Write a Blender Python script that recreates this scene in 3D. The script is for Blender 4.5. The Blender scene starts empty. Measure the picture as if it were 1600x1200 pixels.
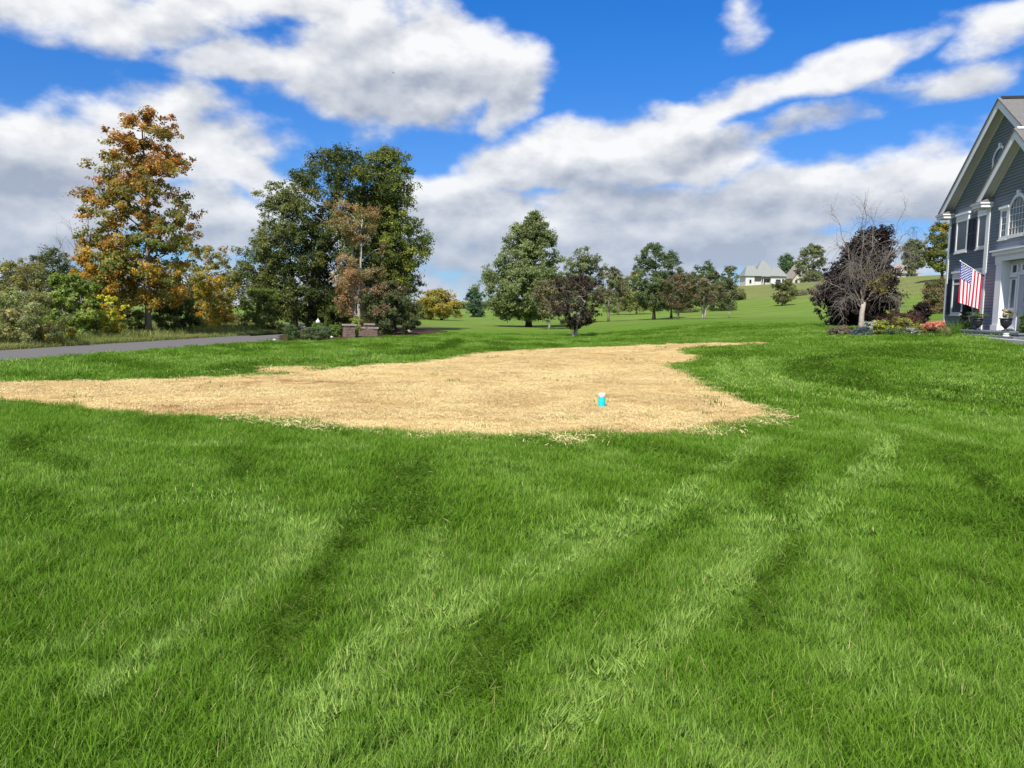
import bpy, math, random
import numpy as np
from mathutils import Matrix, Vector

SC = bpy.context.scene
COL = SC.collection
RNG = np.random.default_rng(7)
random.seed(7)

# ------------------------------------------------------------------ camera
FPX = 1203.0                      # focal length in pixels of a 1600 px wide picture
PITCH, ROLL = math.radians(5.5), math.radians(1.0)
EYE = np.array([0.0, 0.0, 1.6])
def ray(px, py):
    x, y = px - 800.0, -(py - 600.0)
    c, s = math.cos(ROLL), math.sin(ROLL)
    x, y = x * c - y * s, x * s + y * c
    cp, sp = math.cos(PITCH), math.sin(PITCH)
    return np.array([x, FPX * cp + y * sp, -FPX * sp + y * cp])
cam_d = bpy.data.cameras.new('camera')
cam = bpy.data.objects.new('camera', cam_d); COL.objects.link(cam)
cam_d.sensor_fit = 'HORIZONTAL'; cam_d.sensor_width = 36.0
cam_d.lens = 36.0 * FPX / 1600.0
cam_d.clip_start = 0.05; cam_d.clip_end = 20000
_o = ray(800, 600); _r = ray(801, 600) - _o; _u = ray(800, 599) - _o; _f = _o / np.linalg.norm(_o)
cam.matrix_world = Matrix(((_r[0], _u[0], -_f[0], EYE[0]), (_r[1], _u[1], -_f[1], EYE[1]), (_r[2], _u[2], -_f[2], EYE[2]), (0, 0, 0, 1)))
SC.camera = cam

# ------------------------------------------------------------------ sky, sun, exposure
SUN_EL = math.radians(47.0)
SUN_AZ = math.atan2(-0.33, -0.944)         # towards the sun, measured from +Y to +X: behind and to one side of the viewer
SUN_DIR = Vector((math.sin(SUN_AZ) * math.cos(SUN_EL), math.cos(SUN_AZ) * math.cos(SUN_EL), math.sin(SUN_EL)))
SC.view_settings.view_transform = 'Standard'; SC.view_settings.look = 'None'
SC.view_settings.gamma = 1.0; SC.view_settings.use_curve_mapping = False
SC.view_settings.exposure = 0.35
SKY_TINT = (.14, .63, 1.26, 1)
sun_d = bpy.data.lights.new('sun', 'SUN'); sun_d.energy = 4.8; sun_d.angle = math.radians(0.53); sun_d.color = (1.0, 0.95, 0.87)
sun = bpy.data.objects.new('sun', sun_d); COL.objects.link(sun)
sun.rotation_euler = SUN_DIR.to_track_quat('Z', 'Y').to_euler()
sun.location = (0, -20, 40)

world = bpy.data.worlds.new('World'); SC.world = world; world.use_nodes = True
WT = world.node_tree; WT.nodes.clear()
class NG:
    """terse node building"""
    def __init__(s, t): s.t = t
    def n(s, typ, **kw):
        nd = s.t.nodes.new(typ)
        for k, v in kw.items(): setattr(nd, k, v)
        return nd
    def put(s, sock, v):
        if isinstance(v, bpy.types.NodeSocket): s.t.links.new(v, sock)
        elif v is not None: sock.default_value = v
    def m(s, op, a, b=None, c=None, clamp=False):
        nd = s.n('ShaderNodeMath', operation=op, use_clamp=clamp)
        s.put(nd.inputs[0], a)
        if b is not None: s.put(nd.inputs[1], b)
        if c is not None: s.put(nd.inputs[2], c)
        return nd.outputs[0]
    def v(s, op, a, b=None, c=None):
        nd = s.n('ShaderNodeVectorMath', operation=op)
        s.put(nd.inputs[0], a)
        if b is not None: s.put(nd.inputs[1], b)
        if c is not None: s.put(nd.inputs[2], c)
        return nd.outputs['Value'] if op in ('LENGTH', 'DOT_PRODUCT') else nd.outputs[0]
    def rng(s, v, a, b, c=0.0, d=1.0, smooth=True):
        nd = s.n('ShaderNodeMapRange', interpolation_type='SMOOTHSTEP' if smooth else 'LINEAR')
        s.put(nd.inputs[0], v)
        for i, q in enumerate((a, b, c, d)): s.put(nd.inputs[i + 1], q)
        return nd.outputs[0]
    def mix(s, f, a, b, typ='MIX'):
        nd = s.n('ShaderNodeMix', data_type='RGBA', blend_type=typ)
        s.put(nd.inputs[0], f); s.put(nd.inputs[6], a); s.put(nd.inputs[7], b)
        return nd.outputs[2]
    def noise(s, vec, scale, detail=3, rough=0.55, dist=0.0, lac=2.0):
        nd = s.n('ShaderNodeTexNoise')
        if vec is not None: s.put(nd.inputs['Vector'], vec)
        nd.inputs['Scale'].default_value = scale; nd.inputs['Detail'].default_value = detail
        nd.inputs['Roughness'].default_value = rough; nd.inputs['Distortion'].default_value = dist
        nd.inputs['Lacunarity'].default_value = lac
        return nd.outputs['Fac'], nd.outputs['Color']

# cloud bodies: (picture x, y, half width, half height, tilt in degrees, strength, is it thick) -> turned into azimuth / elevation of the sky
CLOUDS = [
    (60, -10, 330, 52, 0, .8, 1), (400, -4, 260, 48, 0, .9, 1),
    (595, 114, 270, 92, 4, 1.2, 1), (425, 108, 150, 44, 0, 1.0, 0), (690, 90, 150, 80, 18, 1.1, 0), (795, 162, 66, 55, 0, 1.1, 0),
    (60, 245, 240, 80, 0, 1.0, 1), (285, 222, 185, 78, 9, 1.05, 0), (405, 272, 100, 46, 14, 1.0, 0), (180, 330, 380, 66, 0, .95, 1), (40, 395, 330, 40, 0, .85, 0),
    (1345, 98, 150, 24, -17, .66, 1), (1140, 168, 210, 28, -14, .72, 1), (965, 222, 180, 40, -7, .95, 0),
    (815, 262, 150, 66, 0, 1.05, 0), (1010, 250, 260, 48, -4, .95, 1), (1210, 222, 160, 22, -15, .5, 1),
    (1355, 306, 260, 68, 0, 1.15, 1), (1120, 338, 280, 56, -4, 1.05, 1), (1540, 280, 190, 72, 0, 1.05, 0),
    (840, 335, 260, 70, 0, 1.0, 1), (690, 325, 130, 66, 0, .95, 0), (1050, 400, 520, 62, 0, 1.0, 1),
    (1550, 44, 90, 46, -6, .8, 1), (1157, 10, 22, 34, 0, .26, 1), (1490, 130, 90, 20, 0, .35, 0),
]
def _cloud_group(name, items):
    """how far inside the nearest cloud body a direction of the sky lies"""
    g = bpy.data.node_groups.new(name, 'ShaderNodeTree')
    g.interface.new_socket('AzEl', in_out='INPUT', socket_type='NodeSocketVector')
    g.interface.new_socket('Field', in_out='OUTPUT', socket_type='NodeSocketFloat')
    N = NG(g)
    gi = N.n('NodeGroupInput'); go = N.n('NodeGroupOutput'); uv = gi.outputs[0]
    field = None
    for (cx, cy, rx, ry, rot, st, thick) in items:
        r = ray(cx, cy); az = math.atan2(r[0], r[1]); el = math.asin(r[2] / np.linalg.norm(r))
        sx, sy = rx / FPX, ry / FPX
        if abs(rot) > 7.5:
            c, s_ = math.cos(math.radians(rot)), math.sin(math.radians(rot))
            a = N.v('DOT_PRODUCT', uv, (c / sx, -s_ / sx, 0)); b = N.v('DOT_PRODUCT', uv, (s_ / sy, c / sy, 0))
            da = N.m('SUBTRACT', a, (az * c - el * s_) / sx); db = N.m('SUBTRACT', b, (az * s_ + el * c) / sy)
            ln = N.m('SQRT', N.m('MULTIPLY_ADD', da, da, N.m('MULTIPLY', db, db)))
        else:
            ln = N.v('LENGTH', N.v('MULTIPLY_ADD', uv, (1 / sx, 1 / sy, 0), (-az / sx, -el / sy, 0)))
        b = N.m('MULTIPLY_ADD', ln, -st, st)
        field = b if field is None else N.m('MAXIMUM', field, b)
    N.put(go.inputs[0], field)
    return g
W = NG(WT)
wtc = W.n('ShaderNodeTexCoord'); wdir = W.v('NORMALIZE', wtc.outputs['Generated'])
wsep = W.n('ShaderNodeSeparateXYZ'); W.put(wsep.inputs[0], wdir)
waz = W.m('ARCTAN2', wsep.outputs[0], wsep.outputs[1]); wel = W.m('ARCSINE', wsep.outputs[2])
wflat = W.v('MULTIPLY', wdir, (1, 1, 1.7))
_, wcol = W.noise(wflat, 6.0, 2, .55)
wwarp = W.v('MULTIPLY', W.v('SUBTRACT', wcol, (.5, .5, .5)), (.13, .075, 0))      # no cloud keeps an oval outline
azel = W.n('ShaderNodeCombineXYZ'); W.put(azel.inputs[0], waz); W.put(azel.inputs[1], wel)
wuv = W.v('ADD', azel.outputs[0], wwarp)
def grp(tree_, vec):
    nd = W.n('ShaderNodeGroup'); nd.node_tree = tree_; W.put(nd.inputs[0], vec); return nd.outputs[0]
b0 = grp(_cloud_group('cloud_bodies', CLOUDS), wuv)
b1 = grp(_cloud_group('cloud_cores', [c for c in CLOUDS if c[6]]), W.v('ADD', wuv, (0, .045, 0)))
nA, _ = W.noise(wflat, 8.5, 7, .53)
nB, _ = W.noise(W.v('ADD', wflat, (-.008, -.004, .030)), 8.5, 5, .53)
# the rest of the sky, outside this view: the same kind of broken cumulus
n0, _ = W.noise(wflat, 2.3, 1, .5)
r_ = ray(800, 250); az0 = math.atan2(r_[0], r_[1]); el0 = math.asin(r_[2] / np.linalg.norm(r_))
inside = W.v('LENGTH', W.v('MULTIPLY_ADD', azel.outputs[0], (1 / .80, 1 / .52, 0), (-az0 / .80, -el0 / .52, 0)))
gen = W.m('SUBTRACT', W.m('MULTIPLY_ADD', n0, 5.0, -2.45), W.m('MULTIPLY', W.m('SUBTRACT', 1.35, inside, clamp=True), 6.0))
body = W.m('MAXIMUM', W.m('MAXIMUM', b0, gen), W.rng(wel, .03, .15, .55, -1.5, smooth=False))
core = W.m('MAXIMUM', b1, gen)
f0 = W.m('ADD', body, W.m('MULTIPLY_ADD', nA, 2.0, -1.0))
sky = W.n('ShaderNodeTexSky', sky_type='NISHITA', sun_disc=False)
sky.sun_elevation = SUN_EL; sky.sun_rotation = SUN_AZ
sky.air_density = 1.0; sky.dust_density = 0.3; sky.ozone_density = 2.2
cover = W.rng(f0, -.08, .44)
# thick cloud above a spot keeps the sun off it: pale tops, grey undersides; billows catch the light on their upper sides
thick = W.m('MAXIMUM', W.m('ADD', core, W.m('MULTIPLY_ADD', nB, 1.6, -.62)), 0.0)
dark = W.m('SUBTRACT', 1.0, W.m('EXPONENT', W.m('MULTIPLY', thick, -1.35)))
billow = W.m('MULTIPLY', W.m('SUBTRACT', nB, nA), 2.1)
low = W.rng(wel, .10, .34, .20, .0)
shade = W.m('ADD', W.m('ADD', W.m('MULTIPLY_ADD', dark, .72, .05), billow), low, clamp=True)
ccol = W.mix(shade, (7.7, 7.72, 7.75, 1), (2.9, 3.3, 4.1, 1))
ccol = W.mix(W.rng(wel, .0, .20, .5, 0.0), ccol, (3.9, 4.6, 5.8, 1))
skyblue = W.mix(1.0, sky.outputs[0], W.mix(W.rng(wel, .08, .40), (.36, .62, 1.02, 1), SKY_TINT), 'MULTIPLY')
final = W.mix(W.m('MULTIPLY', cover, .97), skyblue, ccol)
bg = W.n('ShaderNodeBackground'); W.put(bg.inputs[0], final); bg.inputs[1].default_value = 0.1
world.cycles.sampling_method = 'NONE'
SC.cycles.max_bounces = 4; SC.cycles.diffuse_bounces = 2; SC.cycles.glossy_bounces = 2; SC.cycles.transmission_bounces = 3
wo = W.n('ShaderNodeOutputWorld'); WT.links.new(bg.outputs[0], wo.inputs[0])

# ------------------------------------------------------------------ terrain
def sst(t):
    t = np.clip(t, 0, 1); return t * t * (3 - 2 * t)
_hs = np.array([-1e5, 25, 42, 60, 80, 110, 146, 185, 240, 1e5]); _hz = np.array([0, 0, .8, 1.7, 3.2, 7.2, 12.4, 14.2, 15.2, 15.2])
def terr(X, Y):
    X = np.asarray(X, float); Y = np.asarray(Y, float)
    s = X + .2 * Y
    h = (np.interp(s - 7, _hs, _hz) + np.interp(s, _hs, _hz) + np.interp(s + 7, _hs, _hz)) / 3
    h = h * sst((Y - 20) / 50)
    mound = .92 * sst((X - 2.5) / 12.5) * sst((Y - 8) / 19) * (1 - sst((Y - 50) / 60))
    return h + mound
def hit(px, py, zoff=0.0):
    """where the sight line through a spot of the picture meets the ground"""
    d = ray(px, py); d = d / d[1]
    lo = 1.0; Y = 1.0
    ys = np.concatenate([np.arange(1, 60, .05), np.arange(60, 600, .5)])
    z = EYE[2] + d[2] * ys - terr(d[0] * ys, ys) - zoff
    k = np.argmax(z < 0) if (z < 0).any() else len(ys) - 1
    return np.array([d[0] * ys[k], ys[k], float(terr(d[0] * ys[k], ys[k]))])
def at(px, Y, py=520):
    """ground point in the picture column px at depth Y"""
    d = ray(px, py); d = d / d[1]
    return np.array([d[0] * Y, Y, float(terr(d[0] * Y, Y))])

# ------------------------------------------------------------------ materials
def hexc(r, g, b): return (r, g, b, 1.0)
MATS = {}
def new_mat(name):
    m = bpy.data.materials.new(name); m.use_nodes = True; MATS[name] = m
    t = m.node_tree; N = NG(t)
    return m, N, t.nodes['Principled BSDF'], t.nodes['Material Output']
def simple(name, col, rough=.6, spec=.3, var=.15, scale=6.0, bump=0.0, bscale=40.0, metal=0.0, detail=4):
    m, N, b, o = new_mat(name)
    tc = N.n('ShaderNodeTexCoord')
    f, _ = N.noise(tc.outputs['Object'], scale, detail, .6)
    lo = tuple(c * (1 - var) for c in col) + (1,); hi = tuple(min(1, c * (1 + var)) for c in col) + (1,)
    N.put(b.inputs['Base Color'], N.mix(f, lo, hi))
    b.inputs['Roughness'].default_value = rough; b.inputs['Specular IOR Level'].default_value = spec
    b.inputs['Metallic'].default_value = metal
    if bump:
        f2, _ = N.noise(tc.outputs['Object'], bscale, 4, .6)
        bn = N.n('ShaderNodeBump'); bn.inputs['Strength'].default_value = bump; bn.inputs['Distance'].default_value = .02
        N.put(bn.inputs['Height'], f2); N.put(b.inputs['Normal'], bn.outputs[0])
    return m
def leaf_material(name, attr='col', trans=.48, rough=.5, spec=.25, instancer=False):
    m, N, b, o = new_mat(name)
    a = N.n('ShaderNodeAttribute', attribute_name=attr)
    N.put(b.inputs['Base Color'], a.outputs['Color'])
    b.inputs['Roughness'].default_value = rough; b.inputs['Specular IOR Level'].default_value = spec
    tr = N.n('ShaderNodeBsdfTranslucent'); N.put(tr.inputs['Color'], N.mix(1.0, a.outputs['Color'], (1.25, 1.2, .7, 1), 'MULTIPLY'))
    ms = N.n('ShaderNodeMixShader'); ms.inputs[0].default_value = trans
    N.put(ms.inputs[1], b.outputs[0]); N.put(ms.inputs[2], tr.outputs[0]); N.put(o.inputs[0], ms.outputs[0])
    return m
leaf_material('leaf')

def grass_material(name, base, tip, alt, dry=(.30, .25, .10), rough=.42, spec=.35, trans=.3):
    """blades: colour runs from foot to tip, each tuft a little different, lawn tracks with sheen or shade painted in"""
    m, N, b, o = new_mat(name)
    h = N.n('ShaderNodeAttribute', attribute_name='hh').outputs['Fac']
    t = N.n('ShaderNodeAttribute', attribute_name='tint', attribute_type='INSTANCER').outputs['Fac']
    r = N.n('ShaderNodeAttribute', attribute_name='rnd').outputs['Fac']
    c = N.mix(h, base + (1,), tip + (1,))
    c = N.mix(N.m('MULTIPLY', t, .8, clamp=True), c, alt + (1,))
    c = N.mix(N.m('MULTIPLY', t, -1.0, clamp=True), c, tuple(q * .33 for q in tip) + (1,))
    c = N.mix(N.rng(r, .975, .995), c, dry + (1,))
    c = N.mix(1.0, c, N.mix(r, (.72, .75, .7, 1), (1.25, 1.22, 1.25, 1)), 'MULTIPLY')
    N.put(b.inputs['Base Color'], c)
    b.inputs['Roughness'].default_value = rough; b.inputs['Specular IOR Level'].default_value = spec
    tr = N.n('ShaderNodeBsdfTranslucent'); N.put(tr.inputs['Color'], c)
    ms = N.n('ShaderNodeMixShader'); ms.inputs[0].default_value = trans
    N.put(ms.inputs[1], b.outputs[0]); N.put(ms.inputs[2], tr.outputs[0]); N.put(o.inputs[0], ms.outputs[0])
    return m
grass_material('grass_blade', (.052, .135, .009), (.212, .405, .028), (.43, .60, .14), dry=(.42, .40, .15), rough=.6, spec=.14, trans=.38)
grass_material('dry_blade', (.14, .14, .04), (.44, .40, .15), (.20, .27, .06), spec=.15)
grass_material('straw', (.77, .60, .28), (.86, .71, .37), (.55, .36, .15), dry=(.86, .74, .42), spec=.25, trans=.1)

def lawn_material():
    m, N, b, o = new_mat('lawn')
    tc = N.n('ShaderNodeTexCoord').outputs['Object']
    sp = N.n('ShaderNodeSeparateXYZ'); N.put(sp.inputs[0], tc)
    f1, _ = N.noise(tc, .12, 4, .6); f2, _ = N.noise(tc, 2.2, 5, .65); f3, _ = N.noise(N.v('MULTIPLY', tc, (.25, 1.5, 1)), .30, 5, .68)
    near = N.mix(f2, (.080, .155, .013, 1), (.165, .285, .028, 1))
    far = N.mix(f3, (.070, .155, .018, 1), (.25, .32, .055, 1))
    wild = N.mix(f2, (.14, .16, .05, 1), (.26, .24, .09, 1))
    # the mown garden lawn, then the field beyond it, then the rough bank below the far houses
    yy = N.m('MULTIPLY_ADD', f1, 26.0, sp.outputs[1])
    yy = N.m('MULTIPLY_ADD', sp.outputs[0], -.35, yy)
    c = N.mix(N.rng(yy, 62, 86), near, far)
    hz = N.m('MULTIPLY_ADD', f1, 4.0, sp.outputs[2])
    c = N.mix(N.m('MULTIPLY', N.rng(hz, 6.0, 8.4), .75), c, wild)
    f5, _ = N.noise(N.v('MULTIPLY', tc, (.16, 1.0, 1)), .55, 6, .72)
    c = N.mix(1.0, c, N.mix(N.rng(f5, .3, .7), (.66, .70, .66, 1), (1.22, 1.2, 1.2, 1)), 'MULTIPLY')      # mown strips and mottling
    # rough ground beyond the drive
    dd = N.m('ADD', N.m('MULTIPLY', N.m('ADD', sp.outputs[0], 13.2), -.885), N.m('MULTIPLY', N.m('ADD', sp.outputs[1], -24.7), .465))
    c = N.mix(N.m('MULTIPLY', N.m('MULTIPLY', N.rng(dd, .2, .9), N.rng(sp.outputs[0], -4.0, -9.0)), N.rng(sp.outputs[1], 80, 62)), c, N.mix(f2, (.09, .10, .035, 1), (.19, .18, .07, 1)))
    N.put(b.inputs['Base Color'], c); b.inputs['Roughness'].default_value = .85; b.inputs['Specular IOR Level'].default_value = .1
    f4, _ = N.noise(tc, 34, 4, .7)
    bn = N.n('ShaderNodeBump'); bn.inputs['Strength'].default_value = .9; bn.inputs['Distance'].default_value = .05
    N.put(bn.inputs['Height'], f4); N.put(b.inputs['Normal'], bn.outputs[0])
lawn_material()
def straw_ground():
    m, N, b, o = new_mat('straw_ground')
    tc = N.n('ShaderNodeTexCoord').outputs['Object']
    f1, _ = N.noise(N.v('MULTIPLY', tc, (.55, 1.5, 1)), .55, 5, .62, .4); f2, _ = N.noise(tc, 24, 5, .7)
    straw = N.mix(f2, (.50, .34, .13, 1), (.80, .60, .27, 1))
    soil = N.mix(f2, (.17, .075, .03, 1), (.36, .18, .08, 1))
    k = N.rng(N.m('MULTIPLY_ADD', f2, .35, f1), .55, .92)
    N.put(b.inputs['Base Color'], N.mix(k, straw, soil)); b.inputs['Roughness'].default_value = .9; b.inputs['Specular IOR Level'].default_value = .1
    bn = N.n('ShaderNodeBump'); bn.inputs['Strength'].default_value = .8; bn.inputs['Distance'].default_value = .03
    N.put(bn.inputs['Height'], f2); N.put(b.inputs['Normal'], bn.outputs[0])
straw_ground()
def asphalt():
    m, N, b, o = new_mat('asphalt')
    tc = N.n('ShaderNodeTexCoord').outputs['Object']
    f1, _ = N.noise(tc, .5, 4, .6); f2, _ = N.noise(tc, 60, 3, .7)
    c = N.mix(f2, (.10, .095, .093, 1), (.19, .18, .172, 1)); c = N.mix(N.m('MULTIPLY', f1, .5), c, (.17, .155, .14, 1))
    N.put(b.inputs['Base Color'], c); b.inputs['Roughness'].default_value = .9; b.inputs['Specular IOR Level'].default_value = .15
asphalt()
simple('bark_grey', (.20, .17, .14), .9, .1, .4, 9, .6, 30)
simple('bark_pale', (.42, .38, .31), .9, .1, .35, 8, .5, 26)
simple('bark_dark', (.085, .07, .055), .9, .1, .4, 9, .5, 30)
simple('twig', (.20, .175, .15), .85, .1, .3, 6)
simple('stone', (.30, .27, .24), .9, .15, .4, 5, .5, 18)
simple('brick_stone', (.21, .145, .115), .9, .15, .75, 5.5, .6, 20)
simple('mortar', (.30, .26, .22), .95, .1, .2, 8)
simple('mulch', (.075, .045, .03), .95, .05, .5, 14, .9, 30)
simple('siding', (.205, .245, .335), .55, .3, .10, 3)
simple('trim', (.78, .78, .77), .5, .35, .06, 2)
simple('trim_grey', (.66, .65, .61), .55, .3, .06, 2)
simple('shutter', (.012, .016, .028), .45, .35, .2, 4)
simple('black_metal', (.018, .018, .02), .4, .5, .2, 6)
simple('bluestone', (.16, .175, .19), .8, .2, .25, 3, .3, 12)
simple('concrete', (.52, .50, .45), .85, .2, .15, 4, .3, 20)
simple('far_wall', (.60, .59, .56), .6, .2, .05, 1)
simple('far_cream', (.52, .49, .38), .7, .2, .08, 1)
simple('far_roof', (.25, .265, .245), .85, .15, .18, 1.2)
simple('far_roof_brown', (.30, .255, .215), .85, .15, .18, 1.2)
simple('far_dark', (.03, .035, .04), .3, .5, .1, 1)
simple('white_plastic', (.82, .82, .80), .4, .4, .03, 5)
simple('turquoise_plastic', (.01, .55, .56), .38, .45, .05, 5)
simple('flag_white', (.80, .80, .80), .8, .1, .03, 20)
simple('flag_red', (.50, .022, .045), .8, .1, .06, 20)
simple('flag_blue', (.045, .055, .26), .8, .1, .08, 20)
simple('door_paint', (.40, .42, .45), .45, .4, .05, 2)
simple('white_stone', (.74, .73, .70), .7, .2, .08, 9)
simple('bird_black', (.02, .02, .022), .7, .2, .1, 9)
def shingle():
    m, N, b, o = new_mat('shingle')
    tc = N.n('ShaderNodeTexCoord').outputs['Object']
    br = N.n('ShaderNodeTexBrick'); N.put(br.inputs['Vector'], N.v('MULTIPLY', tc, (1, 1, 1)))
    f, _ = N.noise(tc, 7, 3, .7); f2, _ = N.noise(tc, .8, 3, .6)
    c = N.mix(f, (.085, .08, .075, 1), (.22, .205, .19, 1)); c = N.mix(N.m('MULTIPLY', f2, .4), c, (.2, .19, .18, 1))
    N.put(b.inputs['Base Color'], c); b.inputs['Roughness'].default_value = .9
    N.t.nodes.remove(br)
shingle()
def glass(name, col):
    m, N, b, o = new_mat(name)
    tc = N.n('ShaderNodeTexCoord').outputs['Object']; f, _ = N.noise(tc, .7, 2, .5)
    N.put(b.inputs['Base Color'], N.mix(f, tuple(c * .6 for c in col) + (1,), tuple(c * 1.3 for c in col) + (1,)))
    b.inputs['Roughness'].default_value = .06; b.inputs['Specular IOR Level'].default_value = .5
glass('pane', (.022, .038, .045)); glass('screen_pane', (.05, .075, .085))
MATS['screen_pane'].node_tree.nodes['Principled BSDF'].inputs['Roughness'].default_value = .35
# ------------------------------------------------------------------ object helpers
def link(name, data, mat=None, parent=None, loc=None):
    o = bpy.data.objects.new(name, data); COL.objects.link(o)
    if mat is not None and data is not None and hasattr(data, 'materials'):
        for q in (mat if isinstance(mat, (list, tuple)) else [mat]): data.materials.append(MATS[q])
    if parent is not None: o.parent = parent
    if loc is not None: o.location = loc
    return o
def tag(o, label=None, cat=None, group=None, kind=None):
    if label: o['label'] = label
    if cat: o['category'] = cat
    if group: o['group'] = group
    if kind: o['kind'] = kind
    return o
def empty(name, loc, rz=0.0):
    o = bpy.data.objects.new(name, None); COL.objects.link(o)
    o.location = tuple(float(c) for c in loc); o.rotation_euler = (0, 0, rz); o.empty_display_size = .2
    return o
def fast_mesh(name, V, F, cols=None, smooth=False, attrs=None, mi=None):
    """V (n,3), F (m,k) of one k"""
    me = bpy.data.meshes.new(name)
    V = np.ascontiguousarray(V, np.float32); F = np.ascontiguousarray(F, np.int32); m, k = F.shape
    me.vertices.add(len(V)); me.vertices.foreach_set('co', V.ravel())
    me.loops.add(m * k); me.loops.foreach_set('vertex_index', F.ravel())
    me.polygons.add(m); me.polygons.foreach_set('loop_start', np.arange(0, m * k, k, dtype=np.int32))
    me.polygons.foreach_set('loop_total', np.full(m, k, np.int32))
    if mi is not None: me.polygons.foreach_set('material_index', np.ascontiguousarray(mi, np.int32))
    if cols is not None:
        a = me.attributes.new('col', 'FLOAT_COLOR', 'POINT')
        c4 = np.ones((len(V), 4), np.float32); c4[:, :3] = cols; a.data.foreach_set('color', c4.ravel())
    for nm, (arr, typ) in (attrs or {}).items():
        a = me.attributes.new(nm, typ, 'POINT')
        a.data.foreach_set('vector' if typ == 'FLOAT_VECTOR' else 'value', np.ascontiguousarray(arr).ravel())
    me.update(calc_edges=True); me.validate()
    if smooth: me.polygons.foreach_set('use_smooth', np.ones(m, bool))
    return me
class MB:
    """collects shapes into one mesh"""
    def __init__(s): s.v = []; s.f = []; s.mi = []; s.cur = 0
    def add(s, vs, fs):
        b = len(s.v); s.v += [tuple(float(c) for c in p) for p in vs]
        s.f += [tuple(i + b for i in f) for f in fs]; s.mi += [s.cur] * len(fs); return s
    def box(s, a, b):
        (x0, y0, z0), (x1, y1, z1) = a, b
        x0, x1 = min(x0, x1), max(x0, x1); y0, y1 = min(y0, y1), max(y0, y1); z0, z1 = min(z0, z1), max(z0, z1)
        return s.add([(x0, y0, z0), (x1, y0, z0), (x1, y1, z0), (x0, y1, z0), (x0, y0, z1), (x1, y0, z1), (x1, y1, z1), (x0, y1, z1)],
                     [(0, 3, 2, 1), (4, 5, 6, 7), (0, 1, 5, 4), (1, 2, 6, 5), (2, 3, 7, 6), (3, 0, 4, 7)])
    def prism(s, poly, y0, y1):
        """polygon in x,z (counter-clockwise seen from -y) pushed from y0 to y1"""
        n = len(poly)
        vs = [(x, y0, z) for x, z in poly] + [(x, y1, z) for x, z in poly]
        fs = [tuple(range(n)), tuple(range(2 * n - 1, n - 1, -1))] + [(i, i + n, (i + 1) % n + n, (i + 1) % n) for i in range(n)]
        return s.add(vs, fs)
    def tube(s, pts, rad, n=6, cap=True):
        pts = [Vector([float(c) for c in p]) for p in pts]; rings = []
        up = None
        for i, p in enumerate(pts):
            d = (pts[min(i + 1, len(pts) - 1)] - pts[max(i - 1, 0)])
            if d.length < 1e-6: d = Vector((0, 0, 1))
            d.normalize()
            if up is None: up = d.orthogonal().normalized()
            a = (up - d * up.dot(d))
            a = a.normalized() if a.length > 1e-6 else d.orthogonal().normalized()
            up = a; b = d.cross(a)
            rings.append([p + (a * math.cos(2 * math.pi * k / n) + b * math.sin(2 * math.pi * k / n)) * rad[i] for k in range(n)])
        vs = [q for r in rings for q in r]; fs = []
        for i in range(len(pts) - 1):
            for k in range(n):
                fs.append((i * n + k, i * n + (k + 1) % n, (i + 1) * n + (k + 1) % n, (i + 1) * n + k))
        if cap:
            fs.append(tuple(range(n - 1, -1, -1))); fs.append(tuple((len(pts) - 1) * n + k for k in range(n)))
        return s.add(vs, fs)
    def lathe(s, prof, n=20, c=(0, 0)):
        vs = [(c[0] + r * math.cos(2 * math.pi * k / n), c[1] + r * math.sin(2 * math.pi * k / n), z) for r, z in prof for k in range(n)]
        fs = [(i * n + k, i * n + (k + 1) % n, (i + 1) * n + (k + 1) % n, (i + 1) * n + k) for i in range(len(prof) - 1) for k in range(n)]
        fs += [tuple(range(n - 1, -1, -1)), tuple((len(prof) - 1) * n + k for k in range(n))]
        return s.add(vs, fs)
    def mesh(s, name, smooth=False):
        me = bpy.data.meshes.new(name); me.from_pydata(s.v, [], s.f); me.update()
        me.polygons.foreach_set('material_index', s.mi)
        if smooth: me.polygons.foreach_set('use_smooth', [True] * len(s.f))
        return me
    def build(s, name, mat, parent=None, smooth=False, loc=None):
        return link(name, s.mesh(name, smooth), mat, parent, loc)

def inpoly(P, poly):
    x, y = P[:, 0], P[:, 1]; r = np.zeros(len(P), bool); n = len(poly)
    for i in range(n):
        x1, y1 = poly[i]; x2, y2 = poly[(i + 1) % n]
        c = (y1 > y) != (y2 > y)
        with np.errstate(divide='ignore', invalid='ignore'): xi = (x2 - x1) * (y - y1) / (y2 - y1 + 1e-12) + x1
        r ^= c & (x < xi)
    return r
def polydist(P, line):
    d = np.full(len(P), 1e9)
    for (a, b) in zip(line[:-1], line[1:]):
        a = np.asarray(a[:2]); b = np.asarray(b[:2]); ab = b - a
        t = np.clip(((P - a) @ ab) / (ab @ ab + 1e-9), 0, 1)
        d = np.minimum(d, np.linalg.norm(P - (a + t[:, None] * ab), axis=1))
    return d
def vnoise(P, scale, seed=0):
    """smooth value noise in the plane, 0..1"""
    q = P * scale; i = np.floor(q).astype(np.int64); f = q - i; f = f * f * (3 - 2 * f)
    def h(a, b):
        n = (a * 374761393 + b * 668265263 + seed * 1442695041) & 0xffffffff
        n = ((n ^ (n >> 13)) * 1274126177) & 0xffffffff
        return ((n ^ (n >> 16)) & 0xffff) / 65535.0
    a, b = i[:, 0], i[:, 1]
    return (h(a, b) * (1 - f[:, 0]) + h(a + 1, b) * f[:, 0]) * (1 - f[:, 1]) + (h(a, b + 1) * (1 - f[:, 0]) + h(a + 1, b + 1) * f[:, 0]) * f[:, 1]
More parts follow.
